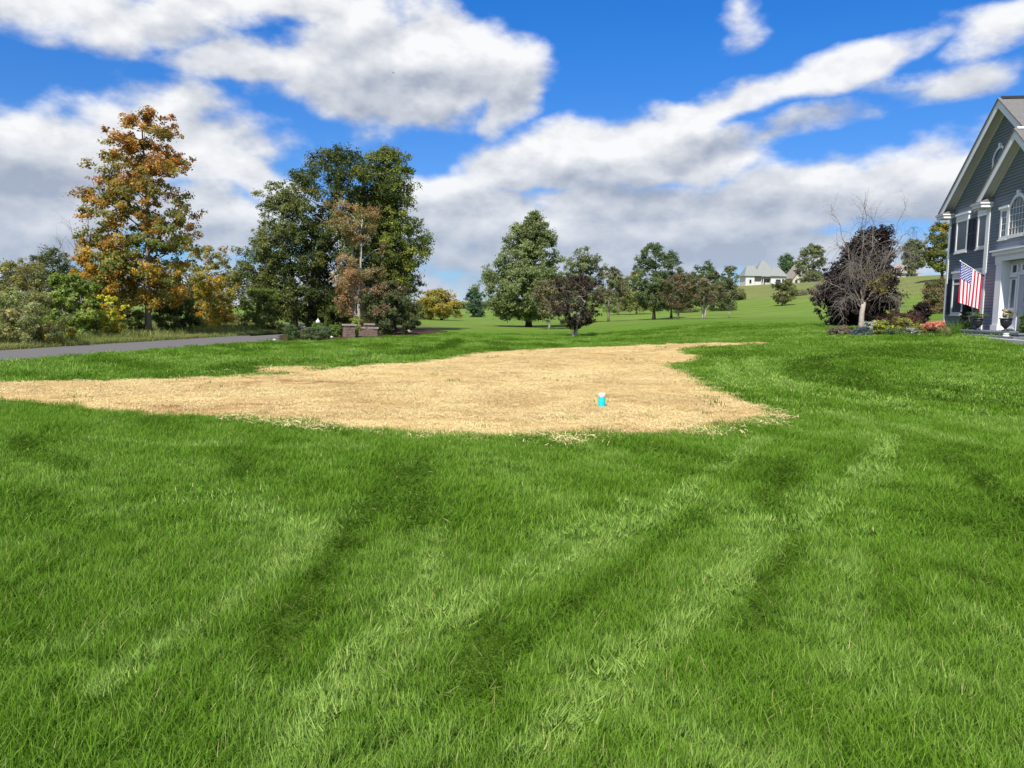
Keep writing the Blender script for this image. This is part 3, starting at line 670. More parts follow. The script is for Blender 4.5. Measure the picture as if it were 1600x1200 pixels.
def tree(name, label, cat, base, prof, pal, n=8000, leaf=.12, clumps=90, rc=.5, trunk=.14, bark='bark_grey', group=None, seed=1, depthf=.9, limbs=22, stems=1, shell=.5,
         parts=('trunk', 'crown'), up=.35, droop=.3, squash=.75, lean=0.0, top=.82, stray=0.06, openness=0.0, fork=.25, limb_r=.34, widen=1.0):
    """prof: (picture y, x left, x right) of the crown, read off at the depth of the base"""
    rng = np.random.default_rng(seed * 7 + 3); base = np.asarray(base, float); bx, by = project(base); k = base[1] / FPX
    pr = sorted([((by - y) * k, (a - bx) * k, (b - bx) * k) for y, a, b in prof]); z = np.array([p[0] for p in pr]); xl = np.array([p[1] for p in pr]); xr = np.array([p[2] for p in pr])
    z = np.maximum(z, .02); H = z[-1]
    xm_ = (xl + xr) / 2; xl = xm_ + (xl - xm_) * widen; xr = xm_ + (xr - xm_) * widen
    e = empty(name, base); tag(e, label, cat, group)
    # clump centres inside the envelope, most of them near its skin
    zz = rng.uniform(z[0], z[-1], clumps * 14); A = (np.interp(zz, z, xr) - np.interp(zz, z, xl)) / 2; keep = rng.uniform(size=len(zz)) < (A / A.max()) ** .9
    zz = zz[keep]
    rcs = rc * rng.uniform(.55, 1.35, len(zz))
    xm = (np.interp(zz, z, xr) + np.interp(zz, z, xl)) / 2; A = (np.interp(zz, z, xr) - np.interp(zz, z, xl)) / 2
    ph = rng.uniform(0, 2 * np.pi, len(zz)); q = rng.uniform(size=len(zz)) ** shell
    ae = np.maximum(A - rcs * .5, A * .25) * (1 + rng.normal(0, stray, len(zz))); be = np.minimum(ae, (xr - xl).max() * .5) * depthf
    C = np.stack([xm + ae * q * np.cos(ph), be * q * np.sin(ph), np.minimum(zz, H - rcs * .45)], -1)
    if openness:
        g = fbm(np.stack([C[:, 0] + C[:, 1] * .7, C[:, 2]], -1), 1.1 / max(rc * 2.2, .05), seed, 2); ok = g > openness * .62; C = C[ok]; rcs = rcs[ok]
    C = C[:clumps]; rcs = rcs[:clumps]; C[:, 2] = np.maximum(C[:, 2], rcs * .35)
    # every clump breaks up into sprays
    nsp = 8; dd = rng.normal(size=(len(C), nsp, 3)); dd /= np.linalg.norm(dd, axis=2)[:, :, None]; dd *= (rcs[:, None] * rng.uniform(.25, 1.05, (len(C), nsp)))[:, :, None]; dd[:, :, 2] *= squash
    C2 = (C[:, None] + dd).reshape(-1, 3); r2 = np.repeat(rcs, nsp) * rng.uniform(.30, .68, len(C) * nsp); km = np.repeat(np.arange(len(C)), nsp); C2[:, 2] = np.maximum(C2[:, 2], r2 * .3)
    pal = [((min(p[0][0] * BR, .8), min(p[0][1] * BR, .8), min(p[0][2] * BR, .8)),) + tuple(p[1:]) for p in pal]
    link(parts[1], leaves_mesh(name + '_' + parts[1], C2, r2, int(n * LN), leaf * LS, palette_fn(pal, H, seed=seed), rng, up, droop, squash, km), 'leaf', e)
    if trunk > 0:
        mb = MB(); tops = []
        for s in range(stems):
            ax = 0 if stems == 1 else math.cos(2.4 * s + .5) * trunk * 1.3; ay = 0 if stems == 1 else math.sin(2.4 * s + .5) * trunk * 1.3
            zt = H * top * (1 if s == 0 else rng.uniform(.75, .95)); tx = np.interp(zt, z, (xl + xr) / 2); pts = []; rad = []
            sx = 0 if stems == 1 else math.cos(2.4 * s + .5) * (xr - xl).max() * fork; sy = 0 if stems == 1 else math.sin(2.4 * s + .5) * (xr - xl).max() * fork
            for j in range(9):
                t = j / 8; wob = trunk * .9 * math.sin(5 * t + seed + s)
                pts.append((ax + (tx + sx - ax) * t ** 1.5 + wob * t, ay + sy * t ** 1.3 + wob * .5 * t, zt * t - (.05 if j == 0 else 0)))
                rad.append(trunk * ((1.35 if j == 0 else 1.0) * (1 - .86 * t)) + .008)
            mb.tube(pts, rad, 8); tops.append((np.array(pts), np.array(rad)))
        sel = rng.permutation(len(C))[:limbs]
        for i in sel:
            pts, rad = tops[int(rng.integers(len(tops)))]; c = C[i]
            zi = max(min(c[2] - abs(c[0]) * .55 - rng.uniform(.1, .5) * rc, pts[-1][2] * .97), z[0] * .75, pts[-1][2] * .12); f = np.interp(zi, pts[:, 2], np.arange(9))
            j = int(min(f, 7)); p0 = pts[j] + (pts[j + 1] - pts[j]) * (f - j); r0 = np.interp(zi, pts[:, 2], rad) * limb_r + .006
            mid = p0 * .45 + c * .55 + np.array([0, 0, .12 * np.linalg.norm(c - p0)]) + rng.normal(0, .05 * np.linalg.norm(c - p0), 3)
            mb.tube([p0, p0 * .7 + mid * .3 + rng.normal(0, .03, 3), mid, mid * .4 + c * .6 + rng.normal(0, .04, 3), c], [r0, r0 * .85, r0 * .6, r0 * .4, r0 * .18 + .002], 5, cap=False)
        mb.build(parts[0], bark, e, smooth=True)
    return e
def bush(name, label, base, prof, pal, n=3000, leaf=.09, clumps=40, rc=.3, **kw):
    kw.setdefault('trunk', .03); kw.setdefault('stems', 3); kw.setdefault('limbs', 12); kw.setdefault('parts', ('stems', 'foliage')); kw.setdefault('cat', 'shrub'); kw.setdefault('bark', 'bark_grey'); kw.setdefault('top', .6)
    cat = kw.pop('cat')
    return tree(name, label, cat, base, prof, pal, n=n, leaf=leaf, clumps=clumps, rc=rc, **kw)

# --- beyond the drive: the tall tree turning orange
RUST, GOLD, OLIVE, GREEN = (.21, .105, .034), (.28, .175, .034), (.135, .135, .036), (.085, .115, .032)
tree('maple_tree', 'tall tree turning rusty orange and gold beside the drive', 'tree', hit(232, 526),
     [(178, 226, 256), (190, 205, 280), (206, 178, 290), (230, 150, 292), (262, 150, 306), (290, 158, 309), (315, 128, 305), (345, 120, 312), (375, 138, 316), (405, 122, 317), (435, 128, 316), (460, 150, 306), (476, 180, 280)],
     [(RUST, 1.5, .95, .28), ((.26, .13, .03), 1.1, .8, .3), (GOLD, .9, .55, .4), (OLIVE, 1.9, .5, .35), (GREEN, 1.4, .35, .25), ((.30, .2, .03), .6, .2, .2)],
     n=34000, leaf=.145, clumps=300, rc=.44, trunk=.15, bark='bark_grey', seed=12, limbs=60, openness=.08, shell=.58, top=.93, stray=.06)
LB = [  # the overgrown edge behind the drive, one shrub after another
    ('willow_shrub', 'grey-green feathery shrub at the far end of the thicket', hit(20, 541), [(452, -10, 60), (475, -60, 92), (510, -75, 98), (541, -60, 85)], [((.13, .155, .085), 2), ((.09, .115, .05), 1.5), ((.19, .18, .09), .7)], 9000, .10, 70, .34),
    ('goldenrod_clump', 'low yellowing goldenrod clump at the edge of the verge', hit(72, 538), [(503, 40, 100), (515, 15, 122), (538, 20, 120)], [((.24, .22, .035), 2), ((.12, .13, .03), 1.4), ((.20, .12, .05), 1)], 6000, .075, 40, .24),
    ('olive_shrub', 'tall olive-tan shrub rising behind the grey-green shrub', at(25, 38), [(404, -30, 62), (430, -60, 85), (480, -70, 90), (528, -60, 80)], [((.15, .145, .06), 2), ((.10, .11, .04), 1.5)], 8000, .11, 60, .45),
    ('dark_thicket_tree', 'dark bluish scrub tree showing above the thicket left of the gold leaves', at(78, 43), [(392, 50, 110), (405, 28, 125), (440, 25, 130), (500, 30, 125)], [((.045, .062, .035), 2), ((.07, .085, .04), 1)], 8000, .12, 60, .5),
    ('gold_maple_sapling', 'bright golden maple sapling tucked under the tall orange tree', at(168, 37.0), [(372, 130, 190), (395, 108, 210), (430, 112, 212), (470, 128, 205), (490, 150, 190)], [((.22, .15, .03), 2), ((.18, .095, .03), .8), ((.13, .13, .03), 1.6)], 7500, .14, 60, .36),
    ('broadleaf_bush', 'fresh green broad-leaved bush below the golden sapling', hit(112, 532), [(430, 85, 140), (450, 70, 160), (490, 72, 165), (532, 80, 150)], [((.095, .145, .035), 2), ((.06, .09, .025), 1.2), ((.15, .19, .05), .8)], 8500, .13, 60, .32),
    ('yellow_sapling', 'yellow-green sapling with pale leaves near the tree trunk', hit(168, 530), [(462, 150, 185), (480, 135, 202), (505, 140, 200), (530, 150, 190)], [((.36, .34, .05), 2), ((.17, .2, .04), 1.2), ((.40, .24, .04), .6)], 4500, .11, 36, .25),
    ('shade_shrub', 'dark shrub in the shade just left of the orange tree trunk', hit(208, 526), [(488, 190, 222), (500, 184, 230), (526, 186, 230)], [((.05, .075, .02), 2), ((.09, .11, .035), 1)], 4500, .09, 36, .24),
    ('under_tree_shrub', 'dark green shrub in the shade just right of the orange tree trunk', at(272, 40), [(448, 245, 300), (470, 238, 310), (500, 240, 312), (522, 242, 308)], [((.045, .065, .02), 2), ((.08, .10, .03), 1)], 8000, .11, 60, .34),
    ('tan_green_tree', 'rounded tan-green scrub tree between the orange tree and the big dark trees', at(333, 52), [(385, 315, 350), (400, 298, 366), (430, 290, 378), (480, 295, 380), (508, 300, 372)], [((.155, .145, .06), 2), ((.11, .125, .04), 1.4), ((.2, .13, .06), .5)], 9000, .14, 60, .5),
    ('amber_shrub', 'amber and green shrub in front of the tan-green scrub tree', hit(322, 519), [(432, 305, 345), (450, 298, 368), (490, 300, 366), (519, 304, 362)], [((.25, .20, .03), 1.6), ((.10, .12, .03), 1.8), ((.3, .15, .03), .5)], 8000, .11, 56, .34),
    ('green_verge_shrub', 'bright green shrub where the drive meets the big dark trees', at(405, 46), [(452, 388, 430), (470, 372, 452), (500, 370, 456), (516, 372, 450)], [((.09, .125, .03), 2), ((.06, .085, .025), 1.2)], 8000, .11, 56, .36),
]
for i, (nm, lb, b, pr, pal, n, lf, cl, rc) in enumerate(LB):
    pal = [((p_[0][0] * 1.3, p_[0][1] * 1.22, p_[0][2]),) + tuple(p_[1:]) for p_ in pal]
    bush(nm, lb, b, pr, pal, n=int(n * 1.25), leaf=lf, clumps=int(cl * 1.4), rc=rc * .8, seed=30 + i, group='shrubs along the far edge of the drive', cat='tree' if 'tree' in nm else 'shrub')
# --- the big group of trees
tree('oak_tree', 'huge dark green tree with a dense rounded top beside the drive', 'tree', at(487, 53),
     [(238, 500, 572), (250, 476, 604), (272, 448, 622), (310, 424, 630), (355, 412, 632), (400, 392, 630), (440, 385, 622), (475, 390, 612), (502, 410, 590)],
     [((.028, .042, .013), 2), ((.048, .066, .018), 1.6), ((.085, .10, .03), .8), ((.15, .15, .03), .12)], n=48000, leaf=.17, clumps=430, rc=.62, trunk=.34, bark='bark_grey', seed=61, limbs=50, openness=.12, shell=.6, stray=.06)
tree('ash_tree', 'big yellow-green tree on the open-field side of the tree group', 'tree', at(612, 54),
     [(236, 590, 612), (252, 572, 638), (280, 556, 652), (320, 545, 657), (350, 540, 660), (378, 545, 676), (405, 555, 678), (440, 560, 666), (470, 575, 655), (490, 590, 640)],
     [((.12, .145, .025), 2), ((.075, .10, .025), 1.6), ((.20, .20, .035), 1.0, .35, .3), ((.10, .11, .045), 1.2, .9, .3)], n=44000, leaf=.16, clumps=420, rc=.56, trunk=.28, bark='bark_dark', seed=62, limbs=50, openness=.12, shell=.6, stray=.06)
tree('locust_tree', 'lighter grey-green tree leaning out over the drive', 'tree', at(462, 50.5),
     [(290, 418, 462), (308, 402, 480), (345, 406, 490), (375, 392, 486), (398, 368, 480), (430, 372, 480), (465, 386, 474), (490, 400, 470)],
     [((.095, .11, .032), 2), ((.06, .08, .022), 1.8), ((.14, .14, .05), .8)], n=22000, leaf=.14, clumps=220, rc=.46, trunk=.14, bark='bark_dark', seed=63, limbs=50, openness=.35, stray=.10)
tree('dying_tree', 'thin browning tree with bare pale branches in front of the dark trees', 'tree', at(560, 46.5),
     [(306, 525, 556), (325, 512, 590), (355, 516, 600), (395, 520, 598), (435, 512, 605), (470, 522, 590), (500, 532, 582)],
     [((.22, .145, .075), 2), ((.16, .13, .06), 1.2), ((.27, .15, .08), 1.2, .2, .3), ((.13, .14, .05), .9, .7, .4)], n=10500, leaf=.12, clumps=120, rc=.40, trunk=.12, bark='bark_pale', seed=64, limbs=70, stems=3, fork=.12, openness=.7, limb_r=.5, stray=.12)
bush('viburnum_bush', 'dark spreading bush with brown tips beside the low stone wall', hit(606, 523), [(440, 588, 622), (455, 570, 645), (480, 558, 655), (505, 562, 656), (520, 578, 648)],
     [((.075, .09, .035), 2), ((.045, .06, .025), 1.4), ((.18, .115, .07), 1.2, .9, .4)], n=15000, leaf=.12, clumps=100, rc=.36, seed=65, trunk=.05, stems=4)
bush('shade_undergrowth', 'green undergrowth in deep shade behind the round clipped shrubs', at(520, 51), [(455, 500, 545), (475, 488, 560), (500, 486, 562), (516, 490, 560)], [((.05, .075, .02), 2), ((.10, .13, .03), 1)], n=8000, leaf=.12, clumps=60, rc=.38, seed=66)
# --- the middle field
tree('yellow_tree', 'low round tree with yellow autumn leaves far across the field', 'tree', hit(690, 500.5), [(454, 675, 708), (462, 655, 724), (475, 648, 730), (488, 655, 728), (493, 668, 718)],
     [((.22, .185, .035), 2), ((.15, .15, .035), 1.5), ((.24, .165, .05), .8)], n=9000, leaf=.28, clumps=80, rc=.75, trunk=.2, bark='bark_dark', seed=71)
bush('field_edge_bush', 'dull green bush at the field edge beside the yellow tree', at(662, 112), [(468, 648, 680), (480, 640, 690), (500, 640, 688)], [((.14, .15, .045), 2), ((.08, .10, .035), 1.4)], n=6000, leaf=.24, clumps=60, rc=.6, seed=72)
tree('evergreen_tree', 'dark evergreen peeping out behind the large green tree', 'tree', at(742, 150), [(452, 734, 748), (465, 727, 756), (482, 726, 760), (494, 730, 758)], [((.04, .075, .04), 2), ((.07, .10, .05), 1)], n=5000, leaf=.3, clumps=50, rc=.7, trunk=.2, bark='bark_dark', seed=73)
tree('linden_tree', 'large pyramidal green tree standing alone in the middle field', 'tree', hit(826, 511),
     [(334, 826, 838), (346, 810, 850), (362, 796, 856), (385, 783, 864), (410, 776, 872), (425, 756, 882), (445, 750, 890), (468, 752, 892), (485, 765, 884), (498, 790, 862)],
     [((.125, .15, .062), 2), ((.085, .11, .042), 1.6), ((.17, .185, .09), .9, .8, .4)], n=40000, leaf=.22, clumps=380, rc=.66, trunk=.26, bark='bark_dark', widen=1.12, seed=74, limbs=40, openness=.15, stray=.07)
tree('grey_green_tree', 'grey-green tree half hidden behind the large green tree', 'tree', at(910, 92), [(387, 900, 918), (400, 888, 930), (425, 880, 934), (455, 876, 932), (480, 884, 928)],
     [((.13, .145, .07), 2), ((.09, .11, .045), 1.3)], n=11000, leaf=.22, clumps=90, rc=.7, trunk=.16, seed=75, widen=1.34, openness=.4)
tree('plum_tree', 'small dark purple plum tree with pale spreading stems', 'tree', hit(898, 527.5), [(430, 878, 918), (440, 862, 936), (455, 852, 946), (472, 850, 948), (488, 862, 938), (502, 876, 926), (514, 886, 912)],
     [((.036, .022, .018), 2), ((.06, .05, .034), 1.6), ((.085, .07, .05), .9, .3, .3)], n=13000, leaf=.10, clumps=120, rc=.26, trunk=.06, bark='bark_pale', stems=5, fork=.2, seed=76, limbs=50, top=.75, openness=.35)
tree('brown_leaved_tree', 'small brownish tree with a pale trunk behind the plum tree', 'tree', at(858, 66), [(438, 850, 872), (452, 838, 882), (475, 838, 884), (490, 846, 878)], [((.135, .11, .065), 2), ((.09, .10, .05), 1.4)], n=6000, leaf=.15, clumps=60, rc=.42, trunk=.09, bark='bark_pale', seed=77, widen=1.34)
tree('thin_field_tree', 'thin grey tree with wispy leaves between plum and double-topped tree', 'tree', at(950, 92), [(415, 942, 955), (430, 934, 968), (455, 928, 976), (480, 936, 970)], [((.13, .12, .07), 2), ((.10, .12, .05), 1.3)], n=6000, leaf=.2, clumps=70, rc=.5, trunk=.12, seed=78, widen=1.34, openness=.5, limbs=40)
tree('pear_tree', 'dark green upright tree with the taller of the twin tops', 'tree', at(1021, 97), [(384, 1012, 1028), (395, 1000, 1040), (415, 996, 1042), (440, 992, 1046), (465, 996, 1048), (482, 1006, 1040)],
     [((.06, .088, .035), 2), ((.095, .12, .05), 1.1)], n=15000, leaf=.22, clumps=120, rc=.62, trunk=.19, bark='bark_dark', seed=79, widen=1.34, openness=.4)
tree('pear_tree', 'lower dark green tree joined to the shorter of the twin tops', 'tree', at(1048, 103), [(396, 1040, 1056), (410, 1034, 1060), (435, 1030, 1064), (465, 1032, 1062), (484, 1036, 1058)],
     [((.065, .09, .04), 2), ((.10, .12, .055), 1.1)], n=9000, leaf=.22, clumps=80, rc=.6, trunk=.14, bark='bark_dark', seed=80, widen=1.34, openness=.4)
tree('red_crabapple_tree', 'small reddish tree just right of the twin-topped dark trees', 'tree', at(1059, 92), [(428, 1050, 1070), (440, 1040, 1080), (462, 1036, 1084), (482, 1044, 1076)], [((.105, .085, .05), 2), ((.085, .095, .04), 1.4), ((.15, .085, .055), .5)], n=8000, leaf=.17, clumps=70, rc=.48, trunk=.1, seed=81, widen=1.34, openness=.4)
tree('crabapple_tree', 'round tree with pale forked stems and bronze-green leaves', 'tree', at(1099, 88), [(426, 1086, 1112), (438, 1072, 1126), (458, 1068, 1132), (476, 1078, 1122)], [((.085, .095, .04), 2), ((.14, .095, .06), 1.4), ((.06, .07, .03), 1)], n=10000, leaf=.16, clumps=80, rc=.46, trunk=.1, bark='bark_pale', stems=4, fork=.16, seed=82, widen=1.34, openness=.4)
tree('green_tree', 'green tree top showing behind the bronze-green tree', 'tree', at(1101, 150), [(411, 1094, 1108), (424, 1082, 1120), (445, 1078, 1124), (475, 1084, 1118)], [((.075, .115, .045), 2), ((.05, .08, .03), 1)], n=8000, leaf=.3, clumps=70, rc=.8, trunk=.2, seed=83, widen=1.34)
tree('slender_tree', 'slender wispy tree nearest to the far white house', 'tree', at(1138, 90), [(418, 1132, 1142), (435, 1124, 1150), (460, 1122, 1154), (482, 1130, 1146)], [((.11, .12, .06), 2), ((.07, .09, .04), 1)], n=5000, leaf=.17, clumps=60, rc=.42, trunk=.08, bark='bark_pale', seed=84, widen=1.34, openness=.5)
for i, (x0, x1, yt, lb, pal) in enumerate([
        (945, 985, 428, 'olive hedgerow tree behind the thin grey tree', [((.16, .17, .06), 2), ((.10, .12, .045), 1)]),
        (975, 1012, 424, 'yellow-green hedgerow tree left of the twin-topped trees', [((.19, .19, .06), 2), ((.12, .13, .05), 1)]),
        (1052, 1090, 434, 'dull green hedgerow tree behind the reddish tree', [((.12, .13, .06), 2), ((.08, .10, .04), 1)]),
        (1112, 1146, 436, 'grey hedgerow tree behind the slender tree', [((.10, .11, .055), 2), ((.07, .085, .04), 1)])]):
    xc = (x0 + x1) / 2
    tree('hedgerow_tree', lb, 'tree', at(xc, 138), [(yt, xc - 8, xc + 8), (yt + 12, x0 - 3, x1 + 3), (yt + 35, x0 - 7, x1 + 7), (yt + 60, x0 - 6, x1 + 6)], pal, n=7000, leaf=.28, clumps=70, rc=.75, trunk=.14, seed=90 + i, group='trees along the field hedge')
# --- the hill
tree('young_oak_tree', 'small round tree alone on the slope below the far white house', 'tree', hit(1222, 478), [(437, 1216, 1230), (446, 1208, 1238), (460, 1207, 1239), (470, 1213, 1233)], [((.085, .095, .035), 2), ((.12, .12, .05), 1)], n=6500, leaf=.26, clumps=60, rc=.6, trunk=.14, bark='bark_dark', seed=101, widen=1.34)
tree('hill_pine', 'green pine rising between the two pale houses on the hill', 'tree', at(1226, 392), [(399, 1222, 1232), (410, 1215, 1240), (425, 1214, 1242), (436, 1218, 1240)], [((.055, .095, .04), 2), ((.08, .12, .05), 1)], n=5000, leaf=.8, clumps=50, rc=1.9, trunk=.4, seed=102)
tree('hill_ash_tree', 'loose grey-green tree in front of the gabled hill house', 'tree', at(1268, 300), [(380, 1262, 1276), (395, 1248, 1288), (420, 1240, 1298), (442, 1240, 1300), (452, 1250, 1292)], [((.12, .135, .065), 2), ((.085, .10, .045), 1.2)], n=10000, leaf=.6, clumps=90, rc=1.5, trunk=.4, seed=103, openness=.45)
tree('hill_oak_tree', 'bushy olive-topped tree on the hill beside the blue house', 'tree', at(1466, 165), [(350, 1455, 1480), (362, 1444, 1492), (385, 1440, 1500), (408, 1438, 1500), (424, 1446, 1490)], [((.10, .115, .03), 2), ((.17, .14, .035), 1.2, .9, .3), ((.06, .075, .025), 1.2)], n=13000, leaf=.36, clumps=110, rc=.95, trunk=.3, bark='bark_dark', seed=104, openness=.4)
tree('hill_grey_tree', 'grey-green tree between the brown-roofed hill house and the blue house', 'tree', at(1424, 240), [(376, 1416, 1432), (390, 1408, 1444), (410, 1406, 1446), (424, 1410, 1440)], [((.11, .12, .06), 2), ((.075, .09, .04), 1)], n=7000, leaf=.5, clumps=70, rc=1.2, trunk=.25, seed=105, openness=.4)
bush('bank_shrub', 'dull reddish shrub on the slope right beside the blue house corner', at(1458, 66), [(437, 1452, 1474), (450, 1440, 1484), (470, 1434, 1486), (492, 1436, 1484)], [((.15, .10, .06), 1.6), ((.09, .10, .035), 2)], n=9000, leaf=.15, clumps=70, rc=.5, seed=106)
for i, (x0, x1, yt, yb, Y, lb) in enumerate([(1236, 1262, 455, 476, 178, 'dull green shrub on the bank just right of the lone small tree'), (1258, 1290, 452, 474, 182, 'grey-green shrub on the bank next to the purple beech'),
                                            (1284, 1312, 448, 472, 186, 'bank shrub half hidden by the purple beech crown'), (1140, 1166, 452, 470, 190, 'small shrub on the bank below the far white house corner')]):
    xc = (x0 + x1) / 2
    bush('hillside_shrub', lb, at(xc, Y), [(yt, xc - 8, xc + 8), (yt + 7, x0, x1), (yb, x0, x1)], [((.115, .125, .05), 2), ((.15, .13, .06), 1)], n=3500, leaf=.34, clumps=40, rc=.8, seed=110 + i, group='shrubs on the far bank')
# --- beside the house
tree('copper_beech', 'dense blackish purple beech behind the bare tree', 'tree', at(1338, 43), [(356, 1346, 1380), (368, 1328, 1388), (390, 1312, 1390), (412, 1298, 1390), (435, 1280, 1394), (460, 1268, 1400), (482, 1270, 1402), (497, 1282, 1396), (507, 1300, 1352)],
     [((.011, .007, .008), 2), ((.022, .012, .013), 1.6), ((.05, .035, .032), .5)], n=46000, leaf=.14, clumps=420, rc=.36, trunk=.14, bark='bark_dark', seed=121, limbs=30, shell=.4, stray=.06)

# --- bare trees: limbs read off the picture, twigs grown from them
def bare_tree(name, label, base, limbs, trunk_px, trunk_r, rng, twig_n=26, cat='tree', leaves=None, whip=1.0, bark='bark_pale', group=None, sprays=2, curtain=0):
    base = np.asarray(base, float); bx, by = project(base); k = base[1] / FPX
    L = lambda p, d=0.0: np.array([(p[0] - bx) * k, d, (by - p[1]) * k])
    e = empty(name, base); tag(e, label, cat, group)
    tm = MB(); tp = [L(p) for p in trunk_px]
    if tp: tm.tube(tp, [trunk_r * (1.25 if i == 0 else 1 - .25 * i / len(tp)) for i in range(len(tp))], 10)
    bm = MB(); tw = MB(); tips = []
    for (pts, r0, dep) in limbs:
        n = len(pts); q = [L(p, dep * (i / max(n - 1, 1)) ** 1.2) for i, p in enumerate(pts)]
        fine = []
        for i in range(n - 1):
            for t in np.arange(0, 1, .25): fine.append(q[i] * (1 - t) + q[i + 1] * t + rng.normal(0, .045, 3))
        fine.append(q[-1]); m = len(fine); rad = [max(r0 * (1 - i / m) ** .8, .006) for i in range(m)]
        bm.tube(fine, rad, 6, cap=False)
        for j in range(twig_n):
            i = int(rng.uniform(.18, .98) * (m - 1)); p = fine[i]; d = fine[min(i + 1, m - 1)] - fine[max(i - 1, 0)]; d = d / (np.linalg.norm(d) + 1e-6)
            s = rng.normal(size=3); s -= d * (s @ d); s /= np.linalg.norm(s) + 1e-6
            v = d * .8 + s * rng.uniform(.35, .9); v /= np.linalg.norm(v); ln = rng.uniform(.4, 1.25) * whip; g = rng.uniform(-.05, .45)
            path = [p]; vv = v.copy()
            for a in range(5):
                vv = vv + rng.normal(0, .10, 3) + np.array([0, 0, -g * .5 * a / 3]); vv /= np.linalg.norm(vv); path.append(path[-1] + vv * ln / 5)
            r = max(rad[i] * .42, .006); tw.tube(path, [r, r * .85, r * .7, r * .55, r * .42, .0035], 4, cap=False); tips.append(path[-2])
            for b in range(sprays):
                a = int(rng.integers(1, 5)); p2 = path[a]; v2 = vv + rng.normal(0, .55, 3); v2 /= np.linalg.norm(v2); l2 = ln * rng.uniform(.3, .6)
                p3 = p2 + v2 * l2 * .5 + rng.normal(0, .02, 3); tw.tube([p2, p3, p3 + (v2 + np.array([0, 0, -.25])) * l2 * .5], [r * .45, r * .35, .003], 3, cap=False)
    for j in range(curtain):                       # weeping outer twigs
        lm = limbs[int(rng.integers(len(limbs)))]; n = len(lm[0]); a = rng.uniform(.3, .85) * (n - 1); i = int(a)
        p = L(lm[0][i], lm[2] * (i / (n - 1)) ** 1.2) * (1 - a + i) + L(lm[0][min(i + 1, n - 1)], lm[2] * ((i + 1) / (n - 1)) ** 1.2) * (a - i)
        v = rng.normal(size=3); v[2] = abs(v[2]) * .5 + .2; v /= np.linalg.norm(v); ln = rng.uniform(.7, 1.7); path = [p]
        for q_ in range(8):
            v = v + np.array([0, 0, -.34]) + rng.normal(0, .09, 3); v /= np.linalg.norm(v); path.append(path[-1] + v * ln / 8)
        if path[-1][2] > .5: tw.tube(path, [.010, .009, .008, .007, .006, .005, .004, .004, .003], 4, cap=False)
    if tp: tm.build('trunk', bark, e, smooth=True)
    bm.build('limbs', 'bark_grey' if tp else 'twig', e, smooth=True); tw.build('twigs', 'twig', e)
    if leaves:
        C = np.array([L(p, d) for p, d in leaves[0]]); link('leaves', leaves_mesh(name + '_leaves', C, np.full(len(C), leaves[3]), leaves[1], leaves[4], palette_fn(leaves[2], 5), rng), 'leaf', e)
    return e
bare_tree('bare_tree', 'nearly bare weeping tree with a pale trunk in the flower bed', at(1344, 35.5),
    [([(1346, 474), (1338, 440), (1341, 390), (1346, 340), (1342, 304)], .034, .2), ([(1348, 474), (1360, 452), (1374, 415), (1384, 365), (1396, 316)], .034, -.5), ([(1345, 474), (1331, 450), (1321, 400), (1308, 355), (1296, 322)], .031, .6),
     ([(1343, 478), (1328, 468), (1308, 454), (1284, 441), (1270, 444), (1264, 462)], .031, -.4), ([(1350, 476), (1366, 452), (1384, 402), (1402, 372), (1418, 356), (1428, 366)], .028, .3), ([(1347, 474), (1352, 430), (1362, 372), (1372, 322)], .031, .9),
     ([(1346, 470), (1345, 440), (1324, 415), (1302, 392), (1284, 388)], .025, -.8), ([(1344, 474), (1318, 462), (1304, 474), (1298, 500)], .02, -1.2), ([(1350, 472), (1374, 458), (1388, 468), (1394, 492)], .02, -1.0),
     ([(1346, 470), (1356, 425), (1372, 400), (1390, 395), (1400, 410)], .022, -1.3), ([(1346, 470), (1338, 430), (1322, 408), (1308, 420), (1304, 445)], .022, -1.4), ([(1347, 472), (1347, 420), (1330, 370), (1325, 335)], .025, -.9)],
    [(1344, 521), (1345, 505), (1345, 490), (1347, 472)], .125, np.random.default_rng(5), twig_n=30, sprays=4, curtain=140, whip=.85,
    leaves=([((1362, 440), -.4), ((1352, 448), -.5), ((1372, 432), -.3), ((1350, 425), -.2), ((1366, 455), -.6)], 420, [((.20, .19, .05), 2), ((.26, .2, .05), 1)], .42, .09))
bare_tree('bare_twig_shrub', 'leafless twiggy shrub standing up behind the golden sapling', at(140, 41),
    [([(138, 500), (128, 420), (118, 370), (112, 345)], .03, .2), ([(140, 500), (140, 420), (146, 360), (150, 330)], .03, -.3), ([(142, 500), (152, 430), (165, 380), (172, 350)], .03, .3), ([(136, 500), (118, 430), (102, 390), (96, 372)], .03, -.2)],
    [], .05, np.random.default_rng(9), twig_n=16, cat='shrub', bark='twig', group='shrubs along the far edge of the drive')

